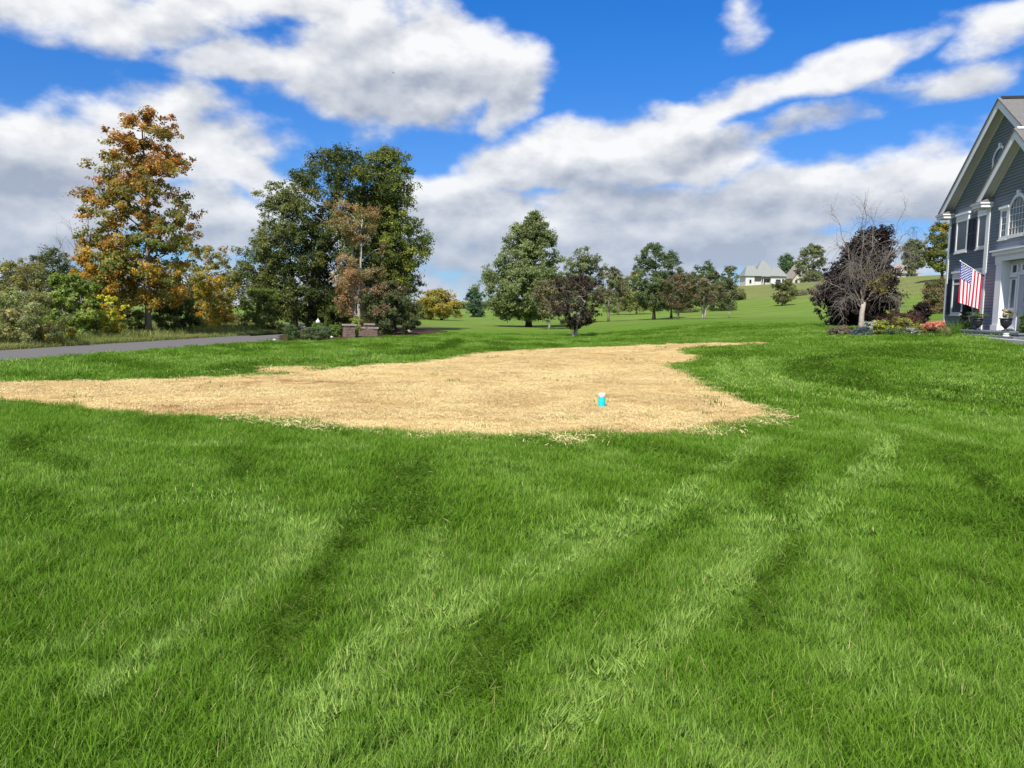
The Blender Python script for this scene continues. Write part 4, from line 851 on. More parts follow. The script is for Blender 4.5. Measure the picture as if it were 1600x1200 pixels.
# --- the flower bed
def pl(px, Y): return at(px, Y)
bush('bronze_grass_clump', 'bronze and grey tufted plant at the open end of the flower bed', pl(1312, 29.6), [(509, 1300, 1322), (518, 1294, 1332), (530, 1294, 1332)], [((.16, .11, .085), 2), ((.13, .13, .09), 1.2)], n=3000, leaf=.06, clumps=40, rc=.12, cat='plant', seed=131)
bush('blue_spruce_shrub', 'dwarf blue-grey spruce at the foot of the bare tree', pl(1347, 28.8), [(512, 1338, 1356), (520, 1328, 1366), (532, 1328, 1366)], [((.085, .11, .12), 2), ((.05, .07, .075), 1.2)], n=3600, leaf=.055, clumps=44, rc=.12, cat='plant', seed=132)
bush('yellow_flower_clump', 'yellow and white flowers in front of the reddish bushes', pl(1376, 29.4), [(501, 1366, 1388), (512, 1354, 1398), (529, 1354, 1398)], [((.13, .17, .03), 2.2), ((.55, .42, .05), .9, 1, .35), ((.75, .70, .58), .45, 1, .3), ((.45, .16, .06), .3, .8, .3)], n=3600, leaf=.055, clumps=44, rc=.12, cat='flowers', seed=133)
bush('low_green_shrub', 'low dark green cushion shrub at the lawn edge of the bed', pl(1398, 28.0), [(514, 1386, 1410), (521, 1376, 1416), (533, 1376, 1416)], [((.045, .08, .03), 2), ((.09, .13, .035), 1)], n=3000, leaf=.05, clumps=40, rc=.11, cat='plant', seed=134)
bush('white_daisy_clump', 'lavender and white daisies beside the low dark cushion shrub', pl(1424, 28.3), [(512, 1412, 1434), (519, 1408, 1440), (530, 1410, 1438)], [((.09, .115, .06), 1.6), ((.55, .54, .60), 1.1, .9, .5), ((.3, .3, .4), .6)], n=2400, leaf=.05, clumps=36, rc=.10, cat='flowers', seed=135)
bush('coral_rose_bush', 'coral pink flowering bush near the house corner', pl(1458, 29.0), [(502, 1446, 1472), (509, 1436, 1480), (518, 1436, 1480), (528, 1442, 1474)], [((.44, .13, .10), 1.8, .95, .5), ((.48, .26, .19), 1, .9, .5), ((.09, .12, .035), 1.6, .2, .5)], n=3600, leaf=.06, clumps=46, rc=.12, cat='flowers', seed=136)
bush('golden_grass_clump', 'yellow-green feathery plant between yellow and coral flowers', pl(1408, 30.4), [(497, 1396, 1424), (504, 1386, 1440), (518, 1386, 1440)], [((.20, .19, .045), 2), ((.11, .13, .035), 1.2)], n=3000, leaf=.07, clumps=36, rc=.13, cat='plant', seed=137)
bush('barberry_hedge', 'long rust-red barberry behind the flowers', pl(1404, 32.0), [(490, 1384, 1420), (496, 1366, 1442), (510, 1366, 1442)], [((.075, .036, .026), 2), ((.055, .035, .025), 1.2)], n=5000, leaf=.065, clumps=60, rc=.16, cat='shrub', seed=138)
bush('smoke_bush', 'dark purple rounded bush at the back of the flower bed', pl(1436, 33.0), [(473, 1428, 1446), (484, 1420, 1454), (503, 1420, 1452)], [((.026, .018, .02), 2), ((.05, .03, .03), 1)], n=4000, leaf=.085, clumps=44, rc=.18, cat='shrub', seed=139)
bush('pale_sedge_clump', 'pale silvery clump under the bare tree trunk', pl(1358, 31.0), [(503, 1350, 1366), (510, 1346, 1372), (520, 1346, 1372)], [((.32, .33, .34), 2), ((.16, .17, .15), 1)], n=1800, leaf=.06, clumps=26, rc=.12, cat='plant', seed=140)
bush('yew_cone', 'dark narrow yew standing against the house below the flag', at(1508, 31.2), [(474, 1504, 1511), (490, 1500, 1515), (505, 1497, 1518), (520, 1497, 1518)], [((.018, .035, .018), 2), ((.03, .05, .022), 1)], n=4500, leaf=.06, clumps=44, rc=.13, cat='shrub', seed=141)
bush('step_shrub', 'green rounded shrub at the door-side edge of the picture', at(1606, 24.6), [(488, 1598, 1612), (500, 1592, 1618), (530, 1590, 1620)], [((.06, .10, .03), 2), ((.10, .14, .04), 1)], n=4500, leaf=.06, clumps=44, rc=.13, cat='shrub', seed=142)
og = blade_clump('ornamental_grass', 170, .16, .35, .72, .011, .55, 'dry_blade', 777, segs=4); og.materials.clear(); og.materials.append(MATS['grass_blade'])
p = at(1492, 28.2); o = link('ornamental_grass', og, None, None, p); tag(o, 'arching green ornamental grass by the front steps', 'plant')
og2 = blade_clump('ornamental_grass', 120, .14, .25, .5, .010, .6, 'dry_blade', 778, segs=4)
p = at(1478, 27.8); o = link('ornamental_grass', og2, None, None, p); tag(o, 'straw-coloured tuft beside the coral flowers', 'plant')

# --- clipped shrubs, stones and wall at the drive entrance
BOXW = [((.085, .14, .03), 2), ((.13, .19, .045), 1)]
for i, (b, pr, lb, pal) in enumerate([
        (hit(454, 533), [(508, 449, 460), (514, 445, 464), (525, 445, 464), (533, 448, 461)], 'round clipped shrub closest to the drive surface', [((.055, .09, .03), 2), ((.09, .12, .04), 1)]),
        (hit(486, 533), [(513, 470, 500), (520, 464, 514), (533, 464, 516)], 'low spreading dark shrub in front of the round ones', [((.06, .085, .035), 2), ((.10, .12, .05), 1)]),
        (hit(497, 524), [(505, 491, 503), (512, 485, 510), (523, 486, 509)], 'bright green ball shrub below the white finial', BOXW),
        (hit(523, 527), [(508, 516, 530), (514, 511, 535), (527, 512, 535)], 'yellow-green round shrub touching the stone pillar', [((.10, .15, .03), 2), ((.06, .10, .025), 1)]),
        (hit(508, 527), [(511, 503, 514), (517, 500, 518), (527, 500, 518)], 'small grey-green shrub between the two brighter ball shrubs', [((.075, .10, .05), 2), ((.12, .14, .07), 1)])]):
    bush('clipped_shrub', lb, b, pr, pal, n=6500, leaf=.055, clumps=90, rc=.13, seed=150 + i, group='clipped shrubs at the drive entrance', shell=.3, stray=.02)
# ------------------------------------------------------------------ stonework at the drive
def stone_block(mb, w, d, h, rows, per, rng, inset=.012):
    """coursed stones with open joints round a box w x d x h, centred on the origin"""
    rh = h / rows
    for r in range(rows):
        z0 = r * rh + .012; z1 = (r + 1) * rh - .012
        for ax, ln, dep in ((0, w, d), (1, d, w)):
            n = max(1, int(round(ln / per))); cuts = np.sort(np.concatenate([[0, 1], (np.arange(1, n) + rng.uniform(-.22, .22, n - 1)) / n]))
            for a, b in zip(cuts[:-1], cuts[1:]):
                x0 = -ln / 2 + a * ln + .012; x1 = -ln / 2 + b * ln - .012
                for sgn in (-1, 1):
                    o = dep / 2 + rng.uniform(-.004, .02)
                    if ax == 0: mb.box((x0, sgn * (dep / 2 - .07), z0), (x1, sgn * o, z1))
                    else: mb.box((sgn * (dep / 2 - .07), x0 * .985, z0 + .001), (sgn * o, x1 * .985, z1 - .001))
def masonry(name, label, base, w, d, h, rows, rz, cap=True, cat='pillar', per=.26):
    rng = np.random.default_rng(int(abs(base[0]) * 100)); e = empty(name, base, rz); tag(e, label, cat)
    core = MB(); core.box((-w / 2 + .03, -d / 2 + .03, -.1), (w / 2 - .03, d / 2 - .03, h - .005)); core.build('core', 'mortar', e)
    s = MB(); stone_block(s, w, d, h, rows, per, rng); so = s.build('stonework', 'brick_stone', e)
    if cap:
        c = MB(); c.box((-w / 2 - .06, -d / 2 - .06, h + .002), (w / 2 + .06, d / 2 + .06, h + .075)); c.build('capstone', 'stone', e)
    return e
pb = hit(543, 528); kk = pb[1] / FPX
masonry('stone_pillar', 'square reddish stone pillar at the drive entrance', pb + np.array([0, .35, 0]), 18 * kk, 18 * kk, 19 * kk, 7, .25)
pw = hit(570, 526); masonry('stone_wall', 'low reddish stone wall running from the pillar to the dark bush', pw + np.array([0, .4, 0]), 38 * kk, .42, 13 * kk, 5, .12, True, 'wall', .3)
pb2 = at(577, pb[1] + 2.6); masonry('stone_pillar', 'grey-topped pillar end set back behind the low stone wall', pb2, 14 * kk, 14 * kk, 19 * kk, 6, .25)
bush('wall_creeper', 'fresh yellow-green plant spilling over the low stone wall', at(558, pb[1] + 1.2), [(497, 553, 562), (503, 548, 567), (520, 549, 566)], [((.17, .21, .04), 2), ((.10, .14, .03), 1)], n=1600, leaf=.07, clumps=26, rc=.15, cat='plant', seed=160)
def boulder(mb, r, seed, sq=.6):
    rng = np.random.default_rng(seed); n = 9; m = 6
    vs = [(0, 0, -r * sq * .5)]; 
    for i in range(1, m):
        th = math.pi * i / m
        for k in range(n):
            q = r * rng.uniform(.82, 1.12); vs.append((q * math.sin(th) * math.cos(2 * math.pi * k / n), q * math.sin(th) * math.sin(2 * math.pi * k / n) * .8, -q * sq * math.cos(th)))
    vs.append((0, 0, r * sq)); fs = [(0, 1 + (k + 1) % n, 1 + k) for k in range(n)]
    for i in range(m - 2):
        for k in range(n): fs.append((1 + i * n + k, 1 + i * n + (k + 1) % n, 1 + (i + 1) * n + (k + 1) % n, 1 + (i + 1) * n + k))
    t = len(vs) - 1; fs += [(1 + (m - 2) * n + k, 1 + (m - 2) * n + (k + 1) % n, t) for k in range(n)]
    mb.add(vs, fs)
for i, (x, y, r, lb) in enumerate([(429, 532.5, .10, 'small pale stone at the edge of the drive'), (511, 527.5, .13, 'pale stone in front of the small grey-green shrub'), (518, 528, .10, 'little pale stone near the stone pillar'),
                                   (639, 519.5, .2, 'pale boulder past the dark spreading bush'), (473, 520, .10, 'white stone behind the low spreading shrub')]):
    mb = MB(); boulder(mb, r, 40 + i); o = mb.build('boulder', 'white_stone' if i != 3 else 'stone', smooth=True, loc=tuple(hit(x, y) + np.array([0, 0, r * .35]))); tag(o, lb, 'stone', 'loose stones at the drive entrance')
for i, (px, Y, r, lb) in enumerate([(1303, 29.0, .12, 'brownish edging stone at the open end of the flower bed'), (1438, 27.6, .16, 'flat grey edging stone in front of the coral flowers'), (1455, 27.45, .17, 'long flat edging stone below the coral flowers'),
                                    (1472, 27.5, .15, 'edging stone beside the straw-coloured tuft'), (1388, 27.55, .11, 'small edging stone before the low cushion shrub')]):
    mb = MB(); boulder(mb, r, 50 + i, .42); b = at(px, Y); o = mb.build('boulder', 'stone', smooth=True, loc=tuple(b + np.array([0, 0, r * .2]))); tag(o, lb, 'stone', 'edging stones of the flower bed')
# white finial of a garden ornament behind the ball shrub
fb = at(497, hit(497, 524)[1] + 1.0); e = empty('garden_finial', fb); tag(e, 'white pointed garden finial behind the bright ball shrub', 'ornament')
k2 = fb[1] / FPX; hh = (project(fb)[1] - 498) * k2
m = MB(); m.lathe([(.14, 0), (.14, .06), (.07, .1), (.06, hh * .55), (.12, hh * .6), (.12, hh * .66)], 14); m.build('pedestal', 'white_stone', e, smooth=True)
m = MB(); m.lathe([(.05, hh * .66), (.13, hh * .76), (.11, hh * .86), (.03, hh * .96), (.012, hh * 1.02)], 14); m.build('finial', 'white_stone', e, smooth=True)

# ------------------------------------------------------------------ turquoise canister on the straw
cb = hit(940, 638.5); e = empty('canister', cb + np.array([0, 0, .02]), .3); tag(e, 'turquoise canister with a white lid standing on the straw', 'canister')
ck = cb[1] / FPX; R0 = 5.6 * ck; Ht = 22.5 * ck
m = MB(); m.lathe([(R0 * .93, .0), (R0, .006), (R0, .012), (R0 * .985, Ht * .70), (R0 * .95, Ht * .725)], 28); m.build('body', 'turquoise_plastic', e, smooth=True)
m = MB(); m.lathe([(R0 * .9, Ht * .726), (R0 * .99, Ht * .735), (R0 * .97, Ht * .97), (R0 * .88, Ht), (R0 * .3, Ht * 1.005)], 28); m.build('lid', 'white_plastic', e, smooth=True)
m = MB(); m.lathe([(R0 * 1.03, .0), (R0 * 1.03, .012), (R0 * .9, .013)], 28); m.build('base_rim', 'white_plastic', e, smooth=True)

# ------------------------------------------------------------------ houses on the hill
def far_house(name, label, cat, px, Y, rz, builder):
    b = at(px, Y); e = empty(name, b, rz); tag(e, label, cat); k = Y / FPX; builder(e, k); return e
def hip(mb, x0, x1, y0, y1, z0, zr, rl, ov=.5):
    """hipped roof with a ridge of half-length rl along x"""
    x0 -= ov; x1 += ov; y0 -= ov; y1 += ov; xm, ym = (x0 + x1) / 2, (y0 + y1) / 2
    mb.add([(x0, y0, z0), (x1, y0, z0), (x1, y1, z0), (x0, y1, z0), (xm - rl, ym, zr), (xm + rl, ym, zr)], [(0, 1, 5, 4), (1, 2, 5), (2, 3, 4, 5), (3, 0, 4), (0, 3, 2, 1)])
def far_window(e, x, z, w, h, y, pmat='far_dark'):
    f = MB(); t = .1
    for a, b in (((x - w / 2 - t, y - .06, z - t), (x + w / 2 + t, y, z)), ((x - w / 2 - t, y - .06, z + h), (x + w / 2 + t, y, z + h + t)), ((x - w / 2 - t, y - .06, z), (x - w / 2, y, z + h)), ((x + w / 2, y - .06, z), (x + w / 2 + t, y, z + h))): f.box(a, b)
    o = f.build('window', 'far_wall', e); p = MB(); p.box((x - w / 2, y - .03, z), (x + w / 2, y + .02, z + h)); p.build('pane', 'pane', o)
def h1(e, k):
    c = lambda X: (X - 540) / 10 * k; zz = lambda Yp: (560 - Yp) / 10 * k
    zb = -2.5
    m = MB(); m.box((c(215), 0, zb), (c(350), 9, zz(408))); m.build('wing_wall', 'far_wall', e)
    m = MB(); m.box((c(350) + .01, 2.2, zb), (c(610) - .01, 11, zz(412))); m.build('wall', 'far_cream', e)
    m = MB(); m.box((c(610), .6, zb), (c(850), 10, zz(405))); m.build('wing_wall', 'far_wall', e)
    m = MB(); m.box((c(352), .9, zb), (c(470), 1.1, zz(490))); m.build('porch_wall', 'far_wall', e)
    for x in (c(355), c(470), c(500)):
        m = MB(); m.box((x - .15, .9, zz(490) if x < c(480) else zb), (x + .15, 1.2, zz(414))); m.build('porch_post', 'far_wall', e)
    m = MB(); hip(m, c(205), c(440), -.2, 9.2, zz(406), zz(240), 1.6); m.build('roof', 'far_roof', e)
    m = MB(); hip(m, c(355), c(720), .4, 12.5, zz(410), zz(150), .5); m.build('roof', 'far_roof', e)
    m = MB(); hip(m, c(612), c(850), .2, 10.2, zz(403), zz(255), 1.5); m.build('roof', 'far_roof', e)
    far_window(e, c(288), zz(520), .9, 1.7, -.02)
    far_window(e, c(580), zz(500), 1.3, 1.6, 2.18); far_window(e, c(540), zz(500), .6, 1.6, 2.18)
    far_window(e, c(725), zz(510), 2.2, 1.7, .58); far_window(e, c(800), zz(500), 1.0, 1.6, .58)
    m = MB(); m.box((c(515) - .3, 2.1, zb), (c(515) + .6, 2.19, zz(440))); m.build('door', 'far_dark', e)
far_house('hill_house', 'white house with grey-green hipped roofs on the hill', 'house', 1194, 345, .0, h1)
def h2(e, k):
    c = lambda X: (X - 1120) / 10 * k; zz = lambda Yp: (470 - Yp) / 10 * k
    m = MB(); m.prism([(c(940), -3), (c(1300), -3), (c(1300), zz(345)), (c(1120), zz(120)), (c(940), zz(345))], 0, 12); m.build('wall', 'far_cream', e)
    for s in (-1, 1):
        m = MB(); a = (c(1120), zz(105)); b = (c(1120) + s * (c(1120) - c(925)), zz(360)); n = (.0, .45)
        m.prism([a, (a[0], a[1] + .5), (b[0], b[1] + .5), b] if s < 0 else [a, b, (b[0], b[1] + .5), (a[0], a[1] + .5)], -.7, 12.7); m.build('roof', 'far_roof_brown', e)
    far_window(e, c(1105), zz(240), 1.3, 1.8, -.02); far_window(e, c(1140), zz(240), 1.3, 1.8, -.02); far_window(e, c(1000), zz(430), 1.2, 1.9, -.02); far_window(e, c(1080), zz(430), 1.2, 1.9, -.02)
far_house('hill_house', 'cream gabled house partly hidden by the loose grey-green tree', 'house', 1252, 360, .0, h2)
def h3(e, k):
    m = MB(); m.box((-24 * k, 0, -3), (12 * k, 9, 9.5 * k)); m.build('wall', 'far_wall', e)
    m = MB(); hip(m, -26 * k, 14 * k, -.4, 9.6, 9 * k, 25 * k, 8 * k); m.build('roof', 'far_roof_brown', e)
    for x in (-4, 2, 7): far_window(e, x * k, 2.2 * k, .9, 1.3, -.02)
far_house('hill_house', 'low house with a brownish hipped roof right of the purple beech', 'house', 1416, 262, .0, h3)

# ------------------------------------------------------------------ the blue house
AZ = math.radians(9.0)
HP = np.array([20.0535, 36.0, 0.0])
house = empty('blue_house', HP, math.atan2(-math.cos(AZ), -math.sin(AZ)))
tag(house, 'blue-grey clapboard house with steep gables and white trim', 'house')
# local x runs along the front, y into the house, z up from camera ground level
GZ0 = .55; FL = 1.15
PKX, PKZ, EVZ, WID = 4.95, 9.92, 6.42, 9.9          # main gable
BX0, BX1, BD, BPZ = 5.3, 10.4, .6, 8.12             # projecting gable bay
BXC = (BX0 + BX1) / 2; BEV = 6.2
def lap_wall(name, x0f, x1f, z0, z1, y, step=.118, parent=house):
    """clapboards: each course leans out over the one below; x0f/x1f give the wall's ends at a height"""
    V = []; F = []; z = z0
    while z < z1 - 1e-4:
        zt = min(z + step, z1); b = len(V)
        V += [(x0f(z), y - .022, z), (x1f(z), y - .022, z), (x1f(zt), y - .003, zt), (x0f(zt), y - .003, zt)]
        F.append((b, b + 1, b + 2, b + 3))
        V += [(x0f(z), y + .03, z), (x1f(z), y + .03, z)]; F.append((b, b + 4, b + 5, b + 1))
        z = zt
    return link(name, fast_mesh(name, V, F), 'siding', parent)
sl = (PKZ - EVZ) / (WID / 2)
gx0 = lambda z: 0.0 if z <= EVZ else min((z - EVZ) / sl, PKX - .01)
gx1 = lambda z: WID if z <= EVZ else max(WID - (z - EVZ) / sl, PKX + .01)
m = MB(); m.prism([(.02, GZ0), (WID, GZ0), (WID, EVZ - .03), (PKX, PKZ - .04), (.02, EVZ - .03)], .025, 9.5); m.build('wall', 'siding', house)
lap_wall('siding', gx0, gx1, 1.02, PKZ - .02, 0.0)
m = MB(); m.box((WID + .01, .03, GZ0), (15.5, 9.4, 6.4)); m.build('wing_wall', 'siding', house)
m = MB(); m.prism([(WID + .2, 6.4), (15.8, 6.4), (15.8, 6.62), (WID + .2, 6.62)], -.35, -.15); m.build('wing_fascia', 'trim', house)
m = MB(); m.add([(WID - 1, -.4, 6.55), (16, -.4, 6.55), (16, 4.7, 10.0), (WID - 4, 4.7, 10.0), (16, 9.8, 6.55), (WID - 1, 9.8, 6.55)], [(0, 1, 2, 3), (3, 2, 4, 5)]); m.build('wing_roof', 'shingle', house)
m = MB(); m.box((-.03, -.035, GZ0), (WID, .02, 1.03)); m.build('foundation', 'bluestone', house)
# bay
bsl = (BPZ - BEV) / ((BX1 - BX0) / 2)
bx0 = lambda z: BX0 if z <= BEV else min(BX0 + (z - BEV) / bsl, BXC - .01)
bx1 = lambda z: BX1 if z <= BEV else max(BX1 - (z - BEV) / bsl, BXC + .01)
EX0, EX1, EZ = 7.05, 9.35, 3.74                     # entry recess
m = MB(); m.prism([(BX0, EZ + .01), (BX1, EZ + .01), (BX1, BEV - .03), (BXC, BPZ - .04), (BX0, BEV - .03)], -BD + .025, .02); m.box((BX0, -BD + .025, GZ0), (EX0, .02, EZ)); m.box((EX1, -BD + .025, GZ0), (BX1, .02, EZ)); m.build('bay_wall', 'siding', house)
lap_wall('bay_siding', lambda z: BX0, lambda z: 6.56, 1.02, EZ, -BD); lap_wall('bay_siding', bx0, bx1, EZ, BPZ - .02, -BD); lap_wall('bay_siding', lambda z: 9.9, lambda z: BX1, 1.02, EZ, -BD)
# roofs: white soffit below, shingles above, rake boards on the front edge
def gable_roof(x0, x1, zev, zpk, yf, yb, ov, prefix=''):
    xc = (x0 + x1) / 2; s = (zpk - zev) / (xc - x0)
    for sg in (-1, 1):
        xe = (x0 - ov) if sg < 0 else (x1 + ov); ze = zev - s * ov
        def band(d0, d1, ya, yb_, nm, mat, shrink=0.0):
            xs = xe + (shrink if sg < 0 else -shrink)
            pts = [(xs, ze + d0 + s * shrink), (xc, zpk + d0), (xc, zpk + d1), (xs, ze + d1 + s * shrink)]
            if sg > 0: pts = pts[::-1]
            q = MB(); q.prism(pts, ya, yb_); return q.build(prefix + nm, mat, house)
        band(.03, .13, yf + .03, yb, 'soffit', 'trim_grey', .02)
        band(-.10, .19, yf, yf + .028, 'rake_board', 'trim')
        band(.195, .235, yf - .02, yf + .05, 'rake_moulding', 'trim')
        band(.24, .29, yf - .05, yb + .2, 'roof', 'shingle')
gable_roof(0, WID, EVZ, PKZ, -.38, 9.8, .42)
gable_roof(BX0, BX1, BEV, BPZ, -BD - .35, 2.0, .42, 'bay_')
m = MB(); m.prism([(PKX - .14, PKZ + .23), (PKX + .14, PKZ + .23), (PKX, PKZ + .36)], -.3, 9.9); m.build('ridge_cap', 'black_metal', house)
m = MB(); m.prism([(BXC - .12, BPZ + .24), (BXC + .12, BPZ + .24), (BXC, BPZ + .34)], -BD - .3, 1.5); m.build('bay_ridge_cap', 'trim_grey', house)
# frieze lines under the soffits
for (x0, x1, zev, zpk, y) in ((0, WID, EVZ, PKZ, -.03), (BX0, BX1, BEV, BPZ, -BD - .03)):
    xc = (x0 + x1) / 2; s = (zpk - zev) / (xc - x0)
    for sg in (-1, 1):
        xs = x0 if sg < 0 else x1; pts = [(xs, zev - .14), (xc, zpk - .14), (xc, zpk + .02), (xs, zev + .02)]
        if sg > 0: pts = pts[::-1]
        q = MB(); q.prism(pts, y, y + .03); q.build('frieze', 'trim_grey', house)
# eave returns
for (x, y, z, w) in ((-.46, -.46, EVZ - .32, .86), (BX0 - .46, -BD - .43, BEV - .30, .86), (BX1 - .40, -BD - .43, BEV - .30, .86)):
    m = MB(); m.box((x, y, z), (x + w, y + .46, z + .13)); m.box((x - .05, y - .05, z + .131), (x + w + .05, y + .46, z + .20)); ro = m.build('eave_return', 'trim', house)
    m = MB(); m.add([(x - .06, y - .06, z + .202), (x + w + .06, y - .06, z + .202), (x + w + .02, y + .46, z + .44), (x, y + .46, z + .44), (x - .06, y + .46, z + .202), (x + w + .06, y + .46, z + .202)], [(0, 1, 2, 3), (0, 3, 4), (1, 5, 2)]); m.build('return_roof', 'shingle', ro)
# corner boards
for (x0, x1, y, zt) in ((-.03, .16, -.045, EVZ - .2), (BX0 - .02, BX0 + .27, -BD - .045, BEV - .05), (BX1 - .27, BX1 + .02, -BD - .045, BEV - .05)):
    m = MB(); m.box((x0, y, GZ0 + .2), (x1, y + .1, zt)); m.box((x0 - .02, y - .02, GZ0 + .2), (x1 + .02, y + .1, 1.3)); m.box((x0 - .02, y - .02, zt - .14), (x1 + .02, y + .1, zt - .02)); m.build('corner_board', 'trim', house)

def window(x0, x1, z0, z1, y, head=.30, parent=house, rows=0, cols=0, pane='screen_pane', rail=None, name='window'):
    """casing, cap, sill, sash rails and panes on a wall whose face is at y"""
    f = MB(); c = .11
    f.box((x0, y - .06, z0 - .12), (x1, y - .002, z0)); f.box((x0, y - .055, z0), (x0 + c, y - .002, z1)); f.box((x1 - c, y - .055, z0), (x1, y - .002, z1))
    w = f.build(name, 'trim', parent)
    if head:
        q = MB(); q.box((x0 - .03, y - .062, z1), (x1 + .03, y - .002, z1 + head - .09)); q.box((x0 - .09, y - .10, z1 + head - .09), (x1 + .09, y - .002, z1 + head)); q.build('head', 'trim', w)
    q = MB(); q.box((x0 - .05, y - .09, z0 - .15), (x1 + .05, y - .002, z0 - .10)); q.build('sill', 'trim', w)
    xs = np.linspace(x0 + c, x1 - c, max(cols, 1) + 1); zs = np.linspace(z0, z1, max(rows, 1) + 1)
    if rail: zs = np.array([z0, rail, z1])
    me = None
    for i in range(len(xs) - 1):
        for j in range(len(zs) - 1):
            g = .012 if (cols > 1 or rows > 1) else .02
            q = MB(); q.box((xs[i] + g, y - .032, zs[j] + g), (xs[i + 1] - g, y - .026, zs[j + 1] - g)); q.build('pane', pane, w)
    b = MB()
    b.box((x0 + c, y - .03, z0), (x1 - c, y - .002, z1)); b.build('sash', 'trim', w)
    if rail:
        q = MB(); q.box((x0 + c, y - .045, rail - .045), (x1 - c, y - .027, rail + .045)); q.build('sash_rail', 'trim', w)
    return w
def shutter(x0, x1, z0, z1, y):
    s = MB(); fr = .06
    s.box((x0, y - .06, z0), (x0 + fr, y - .025, z1)); s.box((x1 - fr, y - .06, z0), (x1, y - .025, z1))
    for z in (z0, (z0 + z1) / 2 - fr / 2, z1 - fr): s.box((x0 + fr, y - .058, z), (x1 - fr, y - .025, z + fr))
    o = s.build('shutter', 'shutter', house)
    lo = MB(); z = z0 + .07
    while z < z1 - .1:
        lo.add([(x0 + fr, y - .052, z), (x1 - fr, y - .052, z), (x1 - fr, y - .026, z + .05), (x0 + fr, y - .026, z + .05), (x0 + fr, y - .044, z - .006), (x1 - fr, y - .044, z - .006)], [(0, 1, 2, 3), (0, 4, 5, 1)]); z += .055
    lo.build('louvres', 'shutter', o)
for (z0, z1, hd, rail) in ((4.58, 5.84, .36, None), (1.82, 3.32, .34, 3.10)):
    for x0 in (.86, 3.06):
        window(x0, x0 + 1.24, z0, z1, -.02, hd, rail=rail)
        for sx in (x0 - .58, x0 + 1.30): shutter(sx if sx > x0 else sx + .06, sx + .45 if sx > x0 else sx + .50, z0 - .06, z1 + .02, -.02)
# attic window with an arched head
def arch_pts(x0, x1, zs, rise, n=12):
    return [(x0 + (x1 - x0) * i / n, zs + rise * math.sin(math.pi * i / n) ** .8) for i in range(n + 1)]
def arched(name, x0, x1, z0, zs, rise, y, c=.12, key=True, pane='pane', cols=0, rows=0, parent=house):
    out = arch_pts(x0 - c, x1 + c, zs, rise + c); inn = arch_pts(x0, x1, zs, rise)
    f = MB()
    for i in range(len(out) - 1): 
        f.prism([out[i][:2], inn[i][:2], inn[i + 1][:2], out[i + 1][:2]], y - .07, y - .002)
    f.box((x0 - c, y - .065, z0), (x0, y - .002, zs)); f.box((x1, y - .065, z0), (x1 + c, y - .002, zs)); f.box((x0 - c - .04, y - .08, z0 - .12), (x1 + c + .04, y - .002, z0 - .001))
    w = f.build(name, 'trim', parent)
    if key:
        xm = (x0 + x1) / 2; q = MB(); q.prism([(xm - .05, zs + rise - .03), (xm + .05, zs + rise - .03), (xm + .09, zs + rise + c + .10), (xm - .09, zs + rise + c + .10)], y - .10, y - .003); q.build('keystone', 'trim', w)
    p = MB(); p.prism([(x0, z0), (x1, z0)] + inn[::-1], y - .03, y - .004); p.build('pane', pane, w)
    for i in range(1, cols):
        x = x0 + (x1 - x0) * i / cols; q = MB(); q.box((x - .012, y - .045, z0), (x + .012, y - .031, zs + rise * .9 * math.sin(math.pi * i / cols) ** .8)); q.build('muntin', 'trim_grey', w)
    for j in range(1, rows + 1):
        z = z0 + (zs - z0) * j / rows; q = MB(); q.box((x0, y - .044, z - .012), (x1, y - .0315, z + .012)); q.build('muntin', 'trim_grey', w)
    return w
arched('attic_window', 4.15, 5.15, 7.55, 8.02, .32, -.02, .10)
# three-part window of the bay
Y0 = -BD - .02
aw = arched('arched_window', 7.30, 8.46, 4.66, 5.62, .38, Y0, .12, cols=5, rows=4)
for (a, b) in ((6.55, 7.16), (8.60, 9.21)): window(a, b, 4.66, 5.60, Y0, .18, pane='pane', rows=4, cols=2, name='side_window')
# front entry: entablature on pilasters, recessed door with sidelights
ent = MB(); ent.box((6.50, Y0 - .10, EZ), (9.95, Y0 - .001, EZ + .22)); ent.box((6.38, Y0 - .18, EZ + .221), (10.07, Y0 - .001, EZ + .36)); ent.box((6.30, Y0 - .25, EZ + .361), (10.15, Y0 - .001, EZ + .42)); en = ent.build('entablature', 'trim', house)
for (a, b) in ((6.56, 7.04), (9.36, 9.84)):
    q = MB(); q.box((a, Y0 - .07, FL), (b, Y0 + .02, EZ - .001)); q.box((a - .04, Y0 - .11, FL), (b + .04, Y0 + .02, FL + .2)); q.box((a - .03, Y0 - .10, EZ - .12), (b + .03, Y0 + .02, EZ - .002)); q.build('pilaster', 'trim', house)
RY = -BD + .22
m = MB(); m.box((EX0, RY, FL - .1), (EX1, RY + .2, EZ)); m.build('entry_wall', 'trim_grey', house)
for (a, b) in ((EX0 - .005, EX0 + .03), (EX1 - .03, EX1 + .005)):
    m = MB(); m.box((a, Y0, FL), (b, RY, EZ - .003)); m.build('entry_jamb', 'trim', house)
window(7.16, 7.72, 1.98, 3.05, RY, 0, name='sidelight', pane='screen_pane'); window(7.16, 7.72, 1.36, 1.78, RY, 0, name='sidelight', pane='screen_pane'); window(7.16, 7.72, 3.28, 3.58, RY, 0, name='transom', pane='pane')
window(8.86, 9.30, 1.98, 3.05, RY, 0, name='sidelight', pane='screen_pane'); window(7.92, 8.78, 3.34, 3.58, RY, 0, name='transom', pane='pane')
d = MB(); d.box((7.92, RY - .05, FL + .03), (8.80, RY - .001, 3.22)); dr = d.build('door', 'door_paint', house)
